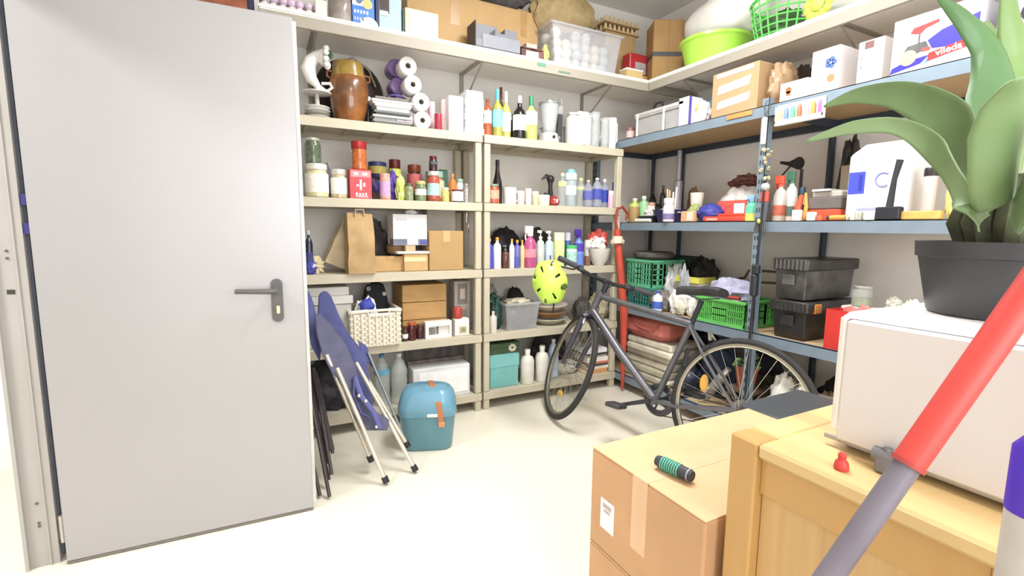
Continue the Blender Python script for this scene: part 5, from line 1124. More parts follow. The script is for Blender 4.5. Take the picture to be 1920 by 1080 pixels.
MB().box(-.1, .1, 0, .16, 0, .006).box(-.1, .1, 0, .008, .006, .04).box(.092, .1, .008, .16, .006, .04).obj('body', mat('#d9cf3e', .5, var=.08), r)
MB().box(-.12, .12, .0, .18, -.2, -.001, b=.01).obj('box_below', mat('#8c8278', .7, var=.2), r)
heap((2.405, 2.4655, 0.6526, -90, 0.2029, 0.1353), 'grey-brown cloth bag before the plastic bag heap', .1, '#7d756c', seed=123, amp=.2)
heap((2.405, 2.2945, 0.6526, -90, 0.157, 0.1629), 'white plastic bag just left of the lime-green crate', .1, '#efece6', seed=124, amp=.3, extra=[(.2, .1, .5, '#d9d2b8', 'cream_packet')])
heap((2.42, 2.186, 0.6526, -90, 0.0738, 0.1196), 'small white pot-shaped bag touching the lime-green crate', .07, '#e6e2da', seed=125, amp=.2)
P = (2.4, 1.9302, 0.6526, -90, 0.3345, 0.1881)
crate((2.395, P[1], R2, -90, P[4], .155), 'lime-green plastic crate on the low rack shelf behind the saddle', .3, '#5cc24e', nx=24, nz=3, solid=(.34, .64))
heap((2.43, P[1] + .03, R2 + .11, -90, P[4]*.9, .16), 'lilac-grey folded cloth heaped in the lime-green crate', .2, '#aeabc6', 'cloth', 'cloth', 127, .22, .8)
r = root((2.62, P[1] - .02, R2 + .24, -90), 'cable_coil', 'thin dark cable coil lying behind the lilac cloth', 'cable')
MB().tube([(.15*math.cos(a), .12 + .12*math.sin(a), .012 + .05*(math.sin(a) > .3)) for a in [2*PI*k/28 for k in range(28)]], .008, 8, closed=True).obj('cable', mat('#5b524e', .5), r)
# black lidded crates
def black_crate(P, label, d, bc='#32302f'):
    r = root(P, 'black_crate', label, 'crate', 'black lidded crates on the low rack shelf'); w, h = P[4], P[5]; m = mat(bc, .38, var=.35, scale=12)
    MB().box(-w/2 + .014, w/2 - .014, .014, d - .014, 0, h*.8, tx=.92, ty=.95, b=.004).obj('body', m, r)
    MB().box(-w/2, w/2, 0, d, h*.7, h*.97, b=.006).obj('lid', mat('#3c3a39', .35, var=.3, scale=14), r)
    b = MB()
    for k in range(9): x = -w/2 + w*(k + .5)/9; b.box(x - .004, x + .004, -.004, 0, h*.72, h*.95)
    b.obj('ribs', m, r)
    MB().box(-w*.16, w*.16, -.001, .01, h*.35, h*.6, b=.002).obj('grip', m, r)
    return r
P = (2.4, 1.5362, 0.6526, -90, 0.166, 0.2224)
yL = 1.6239; yR = 1.4199
r = black_crate((2.40, (yL + yR)/2, R2, -90, (yL - yR), .205), 'lower black lidded crate on the low rack shelf', .46)
MB().box((yL - yR)/2 - .02, (yL - yR)/2 + .004, .06, .12, .14, .19, b=.004).obj('orange_clip', mat('#d98a2c', .4), r)
black_crate((2.40, (yL + yR)/2 + .01, R2 + .207, -90, (yL - yR)*.96, .215), 'upper dusty black lidded crate with a grey front on the low rack shelf', .46, '#5d5b59')
yq = 1.2656
r = root((2.385, yq - .06, R2, -90), 'red_crate', 'bright red plastic box just behind the corner of the white appliance', 'box')
MB().box(-.115, .16, 0, .004, 0, .19).box(-.115, -.111, .004, .1, 0, .19).box(.156, .16, .004, .1, 0, .19).box(-.115, .16, .1, .104, 0, .19).box(-.111, .156, .004, .1, 0, .004).obj('body', mat('#cf2a22', .35, var=.06), r)
heap((2.395, yq - .08, R2 + .006, -90, .2, .2), 'crumpled red and white wrapping in the bright red box', .07, '#dd7a72', 'wrapping', 'wrapping', 130, .35)
# ============================================================ blue rack, floor level
r = root((2.57, 2.571, .43, -90), 'coral_bag', 'faded coral red holdall lying on the rolls at the corner of the rack', 'bag')
MB().box(-.23, .2, -.16, .14, 0, .17, b=.045).obj('body', mat('#c46a5c', .7, var=.15, scale=7, bump=.3), r)
MB().tube([(-.15, -.162, .13), (-.05, -.166, .08), (.08, -.166, .07), (.15, -.162, .12)], .006, 6).obj('strap', mat('#b25a50', .7), r)
for k, (zz_, c, l, yo, hh) in enumerate(((.1225, '#b9b19a', 'cream folded mat at the bottom of the pile under the coral holdall', 0, .1), (.2235, '#cfc6b0', 'pale rolled mat in the middle of the pile under the coral holdall', .02, .1), (.3245, '#d8d0ba', 'cream foam mat on top of the pile under the coral holdall', -.02, .1))):
    r = root((2.42 + (.03 if k == 1 else 0), 2.5503 + yo, zz_, -90), 'folded_mat', l, 'mat', 'folded mats under the coral holdall')
    MB().box(-.24, .22, 0, .3, 0, hh*.48, b=.012).box(-.24, .2, .01, .3, hh*.5, hh, b=.012).obj('body', mat(c, .85, var=.2, scale=8, bump=.3), r)
heap((2.56, 2.1146, 0.1226, -90, 0.2583, 0.3691), 'pile of dark blue jeans behind the rear wheel', .2, '#2f3e58', 'jeans_pile', 'jeans', 144, .16, .85)
P = (2.43, 1.7896, 0.1226, -90, 0.0971, 0.3124)
P = (2.43, 1.793, 0.298, -90, 0.1039, 0.1411)
r = root((2.49, P[1], .1225, -90), 'plant_stool', 'small brown wooden stool under the terracotta pot', 'stool')
MB().box(-.08, .08, -.07, .07, .15, .17).obj('seat', mat('#6a5240', .7), r)
for x in (-.065, .065):
    for y in (-.055, .055): MB().box(x - .01, x + .01, y - .01, y + .01, 0, .1495).obj('leg', mat('#5a4434', .7), r)
r = root((2.49, P[1], .293, 0), 'potted_plant', 'terracotta pot with a small green plant behind the rear wheel', 'plant')
MB().lathe([(.045, 0), (.062, .11), (.066, .11), (.066, .135), (.058, .135), (.055, .11), (.001, .1)], n=24).obj('pot', mat('#a8583a', .7), r)
b = MB(); random.seed(9)
for k in range(26):
    a = random.uniform(0, 2*PI); q = random.uniform(.02, .09); z = .115 + random.uniform(.01, .1)
    b.ball((q*math.cos(a), q*math.sin(a), z), .02, 7, 5, sz=.6)
b.obj('leaves', mat('#5f7f48', .6, var=.4, scale=30), r)
heap((2.62, 1.7495, .1225, -90, .28, .22), 'dark green foliage bag behind the white bags on the lowest shelf', .2, '#3f4a34', 'foliage_bag', 'bag', 146, .3)
heap((2.44, 1.5781, 0.1226, -90, 0.1205, 0.3011), 'white plastic bag behind the right side of the rear wheel', .16, '#dcd8ce', seed=147, amp=.2)
heap((2.44, 1.4673, 0.1226, -90, 0.0836, 0.3036), 'second white plastic bag nearer the white appliance', .16, '#e6e2d8', seed=148, amp=.2)
r = root((2.50, 1.4091, .3, -90), 'silver_roll', 'silvery paper roll lying above the yellow sponge', 'roll')
MB().tube([(-.08, -.02, .04), (.08, .06, .03)], .038, 16).obj('body', mat('#c9beb0', .4, var=.1), r)
heap((2.66, 1.4624, .1225, -90, .22, .2), 'beige cloth heap below the silvery roll', .2, '#a8977c', 'cloth_heap', 'cloth', 149, .2)

# silver-necked bottle and clear tube leaning behind the rear wheel
r = root((2.425, 1.9841, .124, -90), 'silver_bottle', 'slanted clear bottle with a shiny silver neck behind the rear wheel', 'bottle')
MB().tube([(-.07, .04, .03), (.05, .04, .2)], .03, 16).obj('body', mat('#a39a94', .3, alpha=.75, var=.1), r)
MB().tube([(.05, .04, .2), (.066, .04, .222), (.09, .04, .255)], [.03, .02, .018], 16).obj('silver_neck', mat('#d9d9d6', .2, .8), r)
MB().tube([(-.09, .005, .012), (-.02, .005, .11)], .008, 8).obj('cream_handle', mat('#cfc3a4', .5), r)

# ---- more small clutter seen on the rack
heap((2.46, 2.6492, 1.2626, -90, 0.0976, 0.1099), 'small white and black cable bundle on the low black tray', .06, '#d9d6d0', 'cable_bundle', 'cable', 200, .35)
can((2.52, 2.6704, 1.2626, -90, 0.0543, 0.143), 'thin pink-brown tin left of the navy bowl', '#b98a7c', 'slim_tin', 'tin')
can((2.75, 2.4307, 1.2626, -90, 0.0374, 0.1777), 'small amber jar at the back beside the cream footed cup', '#b5883c', 'amber_jar', 'jar')
heap((2.82, 2.599, 1.2626, -90, 0.0809, 0.2668), 'brown wicker ball shape at the back behind the navy bowl', .08, '#8f7244', 'wicker_ball', 'ball', 201, .2)
bottle((2.8, 2.848, 1.2626, -90, 0.0456, 0.2917), 'dark slim bottle at the back left of the grey pole', '#3c3a3c', '#66625c', None, 'squat')
bottle((2.86, 3.0231, 1.2626, -90, 0.0613, 0.3202), 'dark brown bottle at the back near the corner post', '#2e2a28', '#2a2a2a', None, 'wine')
carton((2.56, 2.1844, 1.2626, -90, 0.0751, 0.1037), 'little pink and white carton between the blue cap and the red printed box', .05, '#d8a49a', tape=None, sticker=[(.1, .5, .2, .8, '#f0e6e2')])
heap((2.6, 2.1486, 1.2626, -90, 0.0651, 0.1238), 'small dark green and brown herb packet before the white sheet bag', .05, '#6a5a44', 'herb_packet', 'packet', 202, .3)
heap((2.62, 2.0142, 1.2626, -90, 0.0826, 0.1642), 'white and green tissue packet left of the turquoise bottle', .06, '#c9d6c6', 'tissue_packet', 'packet', 203, .25)
bottle((2.56, 1.8124, 1.2626, -90, 0.0532, 0.1928), 'pale blue spray bottle half hidden by the rack post', '#a9c4e4', '#8aa8d8', None, 'spray')
heap((2.6, 1.6748, 1.2626, -90, 0.0426, 0.1272), 'salmon pink sponge bag between the two spray bottles', .06, '#cf9a90', 'sponge_bag', 'bag', 204, .2)
bottle((2.58, 1.6066, 1.2626, -90, 0.0319, 0.1796), 'white and navy glue bottle right of the green-triggered spray', '#e6e2de', '#2f4a5a', '#2f4a5a', 'tube', bandz=(.3, .5))
can((2.395, 1.3959, 1.2626, -90, 0.0252, 0.0245), 'tiny orange disc at the shelf edge before the grey tool case', '#d9603c', 'orange_disc', 'disc')
heap((2.395, 1.2738, 1.2626, -90, 0.0183, 0.027), 'tiny cream wax block at the foot of the big white bag', .02, '#ded6c0', 'wax_block', 'block', 205, .1)
# low level
bottle((2.4, 2.4427, 0.6526, -90, 0.0702, 0.138), 'blue-capped small bottle before the clear plastic bag heap', '#dfe4ee', '#2f5cb8', '#3f66c4', 'squat')
heap((2.46, 2.2994, 0.6526, -90, 0.0734, 0.2984), 'grey and silver foil heap left of the yellow folder', .06, '#a9aab0', 'foil_heap', 'foil', 206, .4, .3)
r = root((2.41, 1.8583, R2 + .157, -90), 'red_handle_tool', 'red handle lying on the rim of the lime-green crate', 'tool')
MB().tube([(-.04, .0, .012), (.04, .01, .012)], .011, 10).obj('handle', mat('#a8382e', .4), r)
# floor level left of the wheel
heap((2.44, 2.25, .1225, -90, .13, .19), 'dark blue and white trainers bag right of the folded mats', .22, '#333a52', 'trainers_bag', 'bag', 208, .3, extra=[(-.3, .2, .35, '#c9c6c0', 'trainer'), (.25, .55, .3, '#8a8890', 'trainer')])
can((2.4, 1.5967, 0.1226, -90, 0.0307, 0.1641), 'small white plastic dish at the foot of the rack post', '#e6e4e0', 'white_dish', 'dish')
r = root((2.40, 1.30, .325, -90), 'yellow_duster', 'bright yellow duster lying on the white bags of the lowest shelf', 'duster')
MB().blob(.14, .1, .05, 212, .2, c=(0, .05, 0)).obj('body', mat('#d8b52e', .8, var=.15), r)
heap((2.77, 2.42, .1225, -90, .42, .34), 'large dark clothes bag filling the back of the lowest rack shelf', .16, '#2e2c30', 'clothes_bag', 'bag', 213, .15, .9)
heap((2.79, 1.95, .1225, -90, .26, .36), 'second large black clothes bag at the back of the lowest rack shelf', .15, '#26262a', 'clothes_bag', 'bag', 214, .15, .9)
heap((2.78, 1.35, .1225, -90, .5, .3), 'third large black clothes bag, at the near end of the lowest rack shelf', .16, '#2a282a', 'clothes_bag', 'bag', 215, .15, .9)

# ============================================================ bicycle (local: x forward, z up, y left)
HD = 107.6; LEAN = 12.0
bk = bpy.data.objects.new('bicycle', None); COL.objects.link(bk)
bk.location = (1.952, 1.455, 0); bk.rotation_euler = (math.radians(LEAN), 0, math.radians(HD))
tag(bk, 'dark grey city bicycle leaning against the blue rack', 'bicycle')
FM = mat('#68676c', .35, .5, var=.08, scale=20); BK = mat('#222326', .5, var=.08); AL = mat('#b9b7b0', .25, .85, var=.05); TY = mat('#2e2d2c', .75, var=.1)
WB_, RW = 1.065, .35
def wheel(name):
    m = MB().tube([((RW - .016)*math.cos(2*PI*k/48), 0, (RW - .016)*math.sin(2*PI*k/48)) for k in range(48)], .017, 10, closed=True)
    o = m.obj(name, TY, bk)
    pr = [(.322, -.011), (.322, .011), (.305, .009), (.303, 0), (.305, -.009), (.322, -.011)]
    MB().lathe(pr, n=48, axis='y', caps=False).obj('rim', mat('#8d8878', .3, .7, var=.05), o)
    MB().lathe([(.306, -.0095), (.3095, -.0095), (.3095, .0095), (.306, .0095), (.306, -.0095)], n=48, axis='y', caps=False).obj('rim_edge', mat('#d9d2b8', .25, .6), o)
    MB().lathe([(.02, -.03), (.026, -.03), (.026, -.025), (.014, -.022), (.014, .022), (.026, .025), (.026, .03), (.02, .03)], n=16, axis='y').obj('hub', AL, o)
    sp = MB()
    for k in range(28):
        a = 2*PI*k/28; s = 1 if k % 2 else -1; a2 = a + s*.25*(1 if k % 4 < 2 else -1)
        sp.tube([(.024*math.cos(a2), s*.024, .024*math.sin(a2)), (.304*math.cos(a), 0, .304*math.sin(a))], .0011, 4)
    sp.obj('spokes', AL, o)
    return o
rw = wheel('rear_wheel'); rw.location = (0, 0, RW)
MB().ball((0, 0, 0), .045, 14, 9, sx=.5, sy=.18).xf(Matrix.Translation((.19, -.0, .09))).obj('reflector', mat('#e0a52c', .3), rw)
# steering pivot: front wheel, fork, bar turned to the right
STE = -34; hx, hz = .86, .80
sp0 = Vector((WB_ - .045, 0, 0))
def steer(o):
    ax = Vector((-.33, 0, .944)).normalized(); c = Vector((.965, 0, .55))
    M = Matrix.Translation(c) @ Matrix.Rotation(math.radians(STE), 4, ax) @ Matrix.Translation(-c)
    o.matrix_local = M @ Matrix.Translation(o.location)
fw = wheel('front_wheel'); fw.location = (WB_, 0, RW); steer(fw)
MB().ball((0, 0, 0), .045, 14, 9, sx=.5, sy=.18).xf(Matrix.Rotation(math.radians(90), 4, 'Y')).xf(Matrix.Translation((.06, -.02, -.19))).obj('reflector', mat('#e0a52c', .3), fw)
HT, HB = (.895, 0, .845), (.945, 0, .70)
BBp = (.44, 0, .285); STp = (.30, 0, .73); SP = (.265, 0, .86)
MB().tube([HT, HB], .023, 12).tube([(HB[0] - .01, 0, HB[2] + .02), (.70, 0, .5), BBp], [.024, .027, .024], 14).tube([(HT[0] + .005, 0, HT[2] - .03), STp], .018, 12).tube([STp, BBp], .0175, 12).tube([(BBp[0], -.035, BBp[2]), (BBp[0], .035, BBp[2])], .024, 14).obj('frame', FM, bk)
for s_ in (-1, 1):
    MB().tube([(BBp[0], s_*.02, BBp[2]), (.3, s_*.045, .29), (0, s_*.06, RW)], .0095, 8).obj('chain_stay', FM, bk)
    MB().tube([(STp[0], s_*.012, STp[2] - .02), (.18, s_*.05, .56), (0, s_*.06, RW)], .0085, 8).obj('seat_stay', FM, bk)
MB().tube([STp, SP], .014, 10).obj('seat_post', BK, bk)
sd = MB()
P_ = [(-.14, .01, .07), (-.11, .016, .078), (-.05, .014, .062), (.02, .008, .03), (.10, .006, .018), (.135, -.002, .012)]
vs = []; fs = []; n = 12
for (x, z, hw) in P_:
    for i in range(n):
        a = 2*PI*i/n; vs.append((SP[0] + x*.92 + .02, hw*math.cos(a), SP[2] + .045 + z + (.018*math.sin(a) if math.sin(a) > 0 else .03*math.sin(a))))
for k in range(5):
    for i in range(n):
        j = (i + 1) % n; fs.append((k*n + i, k*n + j, k*n + n + j, k*n + n + i))
fs += [tuple(range(n - 1, -1, -1)), tuple(range(5*n, 6*n))]
sd.add(vs, fs).tube([(SP[0] - .1, .02, SP[2] + .02), (SP[0], .02, SP[2] + .005), (SP[0] + .1, .01, SP[2] + .03)], .0035, 6)
sd.obj('saddle', mat('#3a3a3e', .5, var=.1), bk)
# drivetrain (right side = -y)
ch = MB()
for R_ in (.085, .068): ch.lathe([(R_, -.003), (R_ + .006, 0), (R_, .003), (R_ - .012, .003), (R_ - .012, -.003), (R_, -.003)], (BBp[0], -.05, BBp[2]), 32, axis='y', caps=False)
for k in range(5): a = 2*PI*k/5; ch.tube([(BBp[0], -.05, BBp[2]), (BBp[0] + .075*math.cos(a), -.05, BBp[2] + .075*math.sin(a))], .006, 6)
ch.obj('chainring', mat('#4a4a4e', .4, .6), bk)
def crank(side, ang, nm):
    a = math.radians(ang); e = (BBp[0] + .17*math.cos(a), side*.075, BBp[2] + .17*math.sin(a))
    o = MB().tube([(BBp[0], side*.06, BBp[2]), e], [.013, .010], 8).obj(nm, mat('#3c3c40', .4, .5), bk)
    p = MB().box(e[0] - .045, e[0] + .045, min(e[1] + side*.012, e[1] + side*.1), max(e[1] + side*.012, e[1] + side*.1), e[2] - .012, e[2] + .012, b=.004)
    p.obj('pedal', mat('#3b3c40', .5), o)
crank(1, -22, 'crank_arm'); crank(-1, 158, 'crank_arm')
cs = MB()
for k in range(6): R_ = .05 - .005*k; cs.lathe([(R_, -.0015), (R_, .0015)], (0, -.03 - .004*k, RW), 22, axis='y')
cs.obj('cassette', mat('#8a8780', .3, .8), bk)
MB().tube([(BBp[0], -.05, BBp[2] + .085), (0, -.045, RW + .045)], .003, 6).tube([(BBp[0], -.05, BBp[2] - .085), (.03, -.045, RW - .1), (-.0, -.045, RW - .07)], .003, 6).obj('chain', mat('#3a3733', .5, .6), bk)
MB().tube([(.0, -.055, RW - .02), (.02, -.055, RW - .06), (.03, -.05, RW - .11)], .01, 8).ball((.03, -.05, RW - .115), .022, 10, 7, sy=.3).obj('rear_derailleur', BK, bk)
MB().tube([(.3, .0, .60), (.30, .02, .5)], .012, 6).obj('cable_guard', BK, bk)
MB().tube([(STp[0] - .12, -.03, .665), (STp[0] - .1, 0, .70), (STp[0] - .12, .03, .665)], .009, 8).obj('rear_brake', AL, bk)
# fork and bar, all steered
fk = MB()
for s_ in (-1, 1): fk.tube([(.958, s_*.055, .665), (.99, s_*.055, .56), (1.045, s_*.055, .40), (WB_, s_*.05, RW)], [.021, .02, .014, .01], 10)
fk.tube([(.958, -.055, .668), (.957, -.03, .69), (.955, .03, .69), (.958, .055, .668)], .02, 10).tube([(.94, 0, .70), (.952, 0, .69)], .02, 10)
f_ = fk.obj('fork', mat('#4f4e58', .35, .5), bk); steer(f_)
f2 = MB().tube([(.93, -.05, .62), (.97, -.04, .70), (.98, .0, .715), (.97, .04, .70), (.93, .05, .62)], .009, 8).obj('front_brake', mat('#a9a6b4', .3, .7), bk); steer(f2)
hb = MB().tube([(.895, 0, .845), (.885, 0, .905)], .018, 12).tube([(.885, 0, .90), (.95, 0, .925)], .017, 10)
hb.tube([(.93, .33, .95), (.945, .22, .945), (.955, .1, .93), (.957, 0, .925), (.955, -.1, .93), (.945, -.22, .945), (.93, -.33, .95)], .0125, 10)
h_ = hb.obj('handlebar', BK, bk); steer(h_)
g_ = MB().tube([(.927, .335, .951), (.94, .21, .947)], .0175, 10).tube([(.927, -.335, .951), (.94, -.21, .947)], .0175, 10)
for s_ in (-1, 1):
    q = MB().tube([(.927, s_*.335, .951), (.94, s_*.21, .947)], .0175, 12).obj('grip', mat('#4a4a50', .8), bk); steer(q)
    q = MB().tube([(.95, s_*.19, .945), (.985, s_*.2, .93), (.99, s_*.3, .915)], .006, 8).box(.935, .975, s_*.17 - .015, s_*.17 + .015, .93, .965, b=.004).obj('brake_lever', mat('#4c4c50', .4, .4), bk); steer(q)
for s_ in (1, -1):
    q = MB().tube([(.975, s_*.18, .94), (1.03, s_*.1, .93), (1.0, 0, .84), (.93, -.02*s_, .74), (.92, 0, .62)], .003, 6).obj('cable', '#1f1f22', bk); steer(q)
# ------------------------------------------------------------ helmet hanging on the left grip
bpy.context.view_layer.update()
hp = (1.4348, 2.3, 0.9062)
hl = root((hp[0], hp[1], hp[2], 0), 'bicycle_helmet', 'fluorescent yellow bicycle helmet hanging from the left handlebar grip', 'helmet')
vs = []; fs = []; n, m = 40, 18
for k in range(m + 1):
    ph = PI*.60*k/m
    for i in range(n):
        a = 2*PI*i/n; rr = math.sin(ph)
        x, y, z = .098*rr*math.cos(a), .125*rr*math.sin(a)*(1.06 if math.sin(a) > 0 else 1), .1*math.cos(ph)
        g = 1 + .035*math.cos(6*a)*math.sin(ph)**2
        vs.append((x*g, y*g, z))
holes = set()
for k in range(m):
    for i in range(n):
        j = (i + 1) % n
        if (5 <= k <= 8 and i % 10 in (2,)) or (8 <= k <= 12 and (i + 5) % 10 in (2,)) or (14 <= k <= 15 and i % 5 == 2): holes.add((k, i)); continue
        fs.append((k*n + i, k*n + j, k*n + n + j, k*n + n + i))
sh = MB().add(vs, fs)
HR = Matrix.Rotation(math.radians(-100), 4, 'X')
HR = Matrix.Rotation(math.radians(-12), 4, 'Y') @ Matrix.Rotation(math.radians(-38), 4, 'Z') @ Matrix.Rotation(math.radians(78), 4, 'X')
sh.xf(HR)
o = sh.obj('shell', mat('#c4f02e', .35, var=.05, coat=.4), hl)
md = o.modifiers.new('solid', 'SOLIDIFY'); md.thickness = .006; md.offset = -1
MB().ball((0, 0, 0), .9, 24, 12).xf(HR @ Matrix.Diagonal((.093, .12, .088, 1))).obj('liner', mat('#3f4c2e', .8), hl)
b = MB()
for k in range(5): a = 2*PI*k/5; b.ball((.028 + .01*math.cos(a), -.108, -.012 + .01*math.sin(a)), .0095, 8, 6, sy=.4)
b.obj('flower_mark', '#4c5a28', hl)
MB().tube([(.005, -.03, -.08), (.01, -.03, -.13), (.004, -.03, -.17)], .005, 6).obj('strap', '#1e1e20', hl)
MB().tube([(.02, .01, .08), (.02, .03, .12), (.03, .05, .15)], .004, 6).obj('strap_loop', '#1e1e20', hl)
# ============================================================ teal cool box
r = root((.775, 2.50, 0, -20), 'cool_box', 'rounded teal cool box with a brown leather strap on the floor', 'cool box')
w, d, h = .31, .22, .345
def rr_ring(w, d, r_, z, n=6): return [(x, y, z) for x, y in rrect(w, d, r_, n)]
def loft(rings):
    b = MB(); n = len(rings[0]); fs = []
    for k in range(len(rings) - 1):
        for i in range(n):
            j = (i + 1) % n; fs.append((k*n + i, k*n + j, k*n + n + j, k*n + n + i))
    fs += [tuple(range(n - 1, -1, -1)), tuple(range((len(rings) - 1)*n, len(rings)*n))]
    return b.add(sum(rings, []), fs)
TB = mat('#548a99', .35, var=.04, coat=.3); TB2 = mat('#5d97b3', .33, var=.04, coat=.4)
loft([rr_ring(w*.8, d*.8, .05, 0), rr_ring(w*.86, d*.88, .06, .012), rr_ring(w*.97, d*.98, .06, h*.52), rr_ring(w*.98, d*.99, .06, h*.56)]).obj('body', TB, r)
loft([rr_ring(w*1.0, d*1.01, .06, h*.565), rr_ring(w*1.03, d*1.05, .06, h*.59), rr_ring(w*1.02, d*1.04, .06, h*.72), rr_ring(w*.93, d*.95, .07, h*.87), rr_ring(w*.78, d*.8, .06, h*.96), rr_ring(w*.5, d*.5, .04, h)]).obj('lid', TB2, r)
def ribbon(pts, wd, th, name, m, par):
    b = MB(); vs = []
    for p in pts:
        for sx, o in ((-1, 0), (1, 0), (1, th), (-1, th)): vs.append((p[0] + sx*wd/2, p[1] + (o*p[3]), p[2] + o*p[4]))
    fs = []
    for k in range(len(pts) - 1):
        for i in range(4):
            j = (i + 1) % 4; fs.append((k*4 + i, k*4 + j, k*4 + 4 + j, k*4 + 4 + i))
    fs += [(3, 2, 1, 0), tuple(range(4*(len(pts) - 1), 4*len(pts)))]
    return b.add(vs, fs).obj(name, m, par)
LT = mat('#b5703c', .55, var=.1)
ribbon([(.012, .07, h*.985, 0, 1), (.02, 0, h*1.0, 0, 1), (.034, -.05, h*.985, 0, 1), (.05, -.09, h*.91, -.6, .8), (.062, -.108, h*.78, -1, .3), (.07, -.115, h*.66, -1, 0), (.076, -.117, h*.5, -1, 0), (.078, -.117, h*.42, -1, 0)], .03, .005, 'strap', LT, r)
MB().box(.06, .095, -.126, -.116, h*.42, h*.5, b=.002).obj('strap_buckle', mat('#c98a5a', .45), r)
MB().box(-.0, .058, -.122, -.110, h*.58, h*.63, b=.003).obj('latch', mat('#d9dcd8', .3), r)
# ============================================================ folded navy camp chairs
NV = mat('#5b5b76', .85, var=.12, scale=14, bump=.2); NV2 = mat('#50558a', .85, var=.12, scale=14); CR = mat('#d9d0be', .3, .45); BLK = mat('#26242a', .5)
def tubes(r, name, L, rad, m, foot=True):
    for a, b_ in L:
        o = MB().tube([a, b_], rad, 10).obj(name, m, r)
        if foot:
            v_ = (Vector(b_) - Vector(a)).normalized()
            MB().tube([Vector(a), Vector(a) + v_*.03], rad*1.5, 10).obj('foot_cap', BLK, o)
def sheet(pts, th, name, m, par):
    # pts: 3D outline lying on a leaning plane; gets real thickness towards +y
    n = len(pts); b = MB().add([p for p in pts] + [(p[0], p[1] + th, p[2] + th*.3) for p in pts], [tuple(range(n)), tuple(range(2*n - 1, n - 1, -1))] + [(i, i + n, (i + 1) % n + n, (i + 1) % n) for i in range(n)])
    return b.obj(name, m, par, bev=.004)
r1 = root((0, 0, 0, 0), 'camp_chair', 'front folded camp chair with navy fabric and pale metal legs, nearest the door', 'chair', 'folded navy camp chairs by the door')
tubes(r1, 'leg', [(((0.465, 2.1614, 0.012)), ((0.2864, 2.36, 0.5388))), (((0.4246, 2.3, 0.0641)), ((0.2471, 2.42, 0.5941)))], .0105, CR)
sheet([(0.2084, 2.5, 0.7749), (0.233, 2.5, 0.7783), (0.283, 2.48, 0.719), (0.3449, 2.44, 0.6242), (0.3808, 2.4, 0.5105), (0.3944, 2.35, 0.3985), (0.4532, 2.31, 0.3018), (0.5153, 2.29, 0.257), (0.5016, 2.28, 0.2139), (0.4024, 2.28, 0.233), (0.3527, 2.3, 0.2883), (0.3474, 2.34, 0.3902), (0.3223, 2.36, 0.4412), (0.2638, 2.38, 0.5099), (0.2279, 2.42, 0.5963), (0.2109, 2.46, 0.6815)], .02, 'fabric_seat', NV, r1)
MB().tube([(0.3635, 2.36, 0.4888), (0.3522, 2.32, 0.4093), (0.3792, 2.29, 0.3219), (0.4192, 2.28, 0.2998)], .005, 6).obj('strap', NV2, r1)
MB().tube([(0.3648, 2.37, 0.4777), (0.3889, 2.32, 0.3902), (0.4349, 2.28, 0.3238), (0.4593, 2.26, 0.2461)], .014, 8).obj('hinge_bar', mat('#5a5f9c', .4), r1)
for p in ((0.3734, 2.3, 0.4071), (0.4031, 2.29, 0.3791), (0.4443, 2.26, 0.2544)): MB().ball(p, .009, 10, 7).obj('rivet', mat('#dfe3e6', .2, .6), r1)
r2 = root((0, 0, 0, 0), 'camp_chair', 'rear folded camp chair with navy fabric, its legs beside the teal cool box', 'chair', 'folded navy camp chairs by the door')
tubes(r2, 'leg', [(((0.6199, 2.208, 0.012)), ((0.3913, 2.46, 0.5263))), (((0.6248, 2.36, 0.0711)), ((0.4214, 2.52, 0.4785)))], .0105, CR)
sheet([(0.2425, 2.62, 0.8523), (0.2586, 2.62, 0.8708), (0.2818, 2.62, 0.8723), (0.3007, 2.61, 0.8503), (0.3314, 2.57, 0.7538), (0.3662, 2.54, 0.6641), (0.4311, 2.5, 0.5677), (0.452, 2.48, 0.4853), (0.4621, 2.42, 0.2892), (0.4233, 2.43, 0.3572), (0.3887, 2.46, 0.4373), (0.3383, 2.5, 0.5447), (0.2649, 2.56, 0.6556), (0.2319, 2.6, 0.7563)], .02, 'fabric_back', NV2, r2)
sheet([(0.4312, 2.62, 0.5981), (0.4751, 2.62, 0.564), (0.5093, 2.58, 0.4392), (0.4927, 2.58, 0.4532), (0.471, 2.58, 0.4855), (0.4508, 2.58, 0.4586)], .015, 'fabric_flap', NV2, r2)
tubes(r2, 'cross_tube', [((0.6104, 2.42, 0.1169), (0.4762, 2.6, 0.5389))], .008, mat('#8a9096', .35, .5), foot=False)
MB().tube([(0.5111, 2.4, 0.2594), (0.5241, 2.38, 0.193)], .016, 8).obj('armrest_end', mat('#5c5e72', .5), r2)
sheet([(0.1768, 2.6, 0.8857), (0.1964, 2.6, 0.8793), (0.2168, 2.58, 0.8073), (0.2398, 2.52, 0.6391), (0.2223, 2.48, 0.5418), (0.188, 2.5, 0.6218), (0.1725, 2.55, 0.7477)], .02, 'fabric_side', NV2, r1)
r3 = root((0, 0, 0, 0), 'camp_chair', 'folded dark brown metal chair half hidden behind the door edge', 'chair')
tubes(r3, 'leg', [((0.2104, 2.155, 0.01), (0.1548, 2.5, 0.5179)), ((0.2317, 2.24, 0.0697), (0.1974, 2.55, 0.499)), ((0.2484, 2.32, 0.1349), (0.2019, 2.52, 0.4238)), ((0.1729, 2.18, 0.0117), (0.1326, 2.36, 0.2744))], .0085, mat('#4a4142', .45, .3), foot=False)
MB().tube([(0.218, 2.25, 0.042), (0.1564, 2.5, 0.4364)], .01, 8).tube([(0.2162, 2.3, 0.0977), (0.1709, 2.54, 0.4776)], .012, 8).tube([(0.2428, 2.33, 0.1452), (0.199, 2.52, 0.4794)], .016, 8).obj('slat', mat('#3c3638', .6), r3)
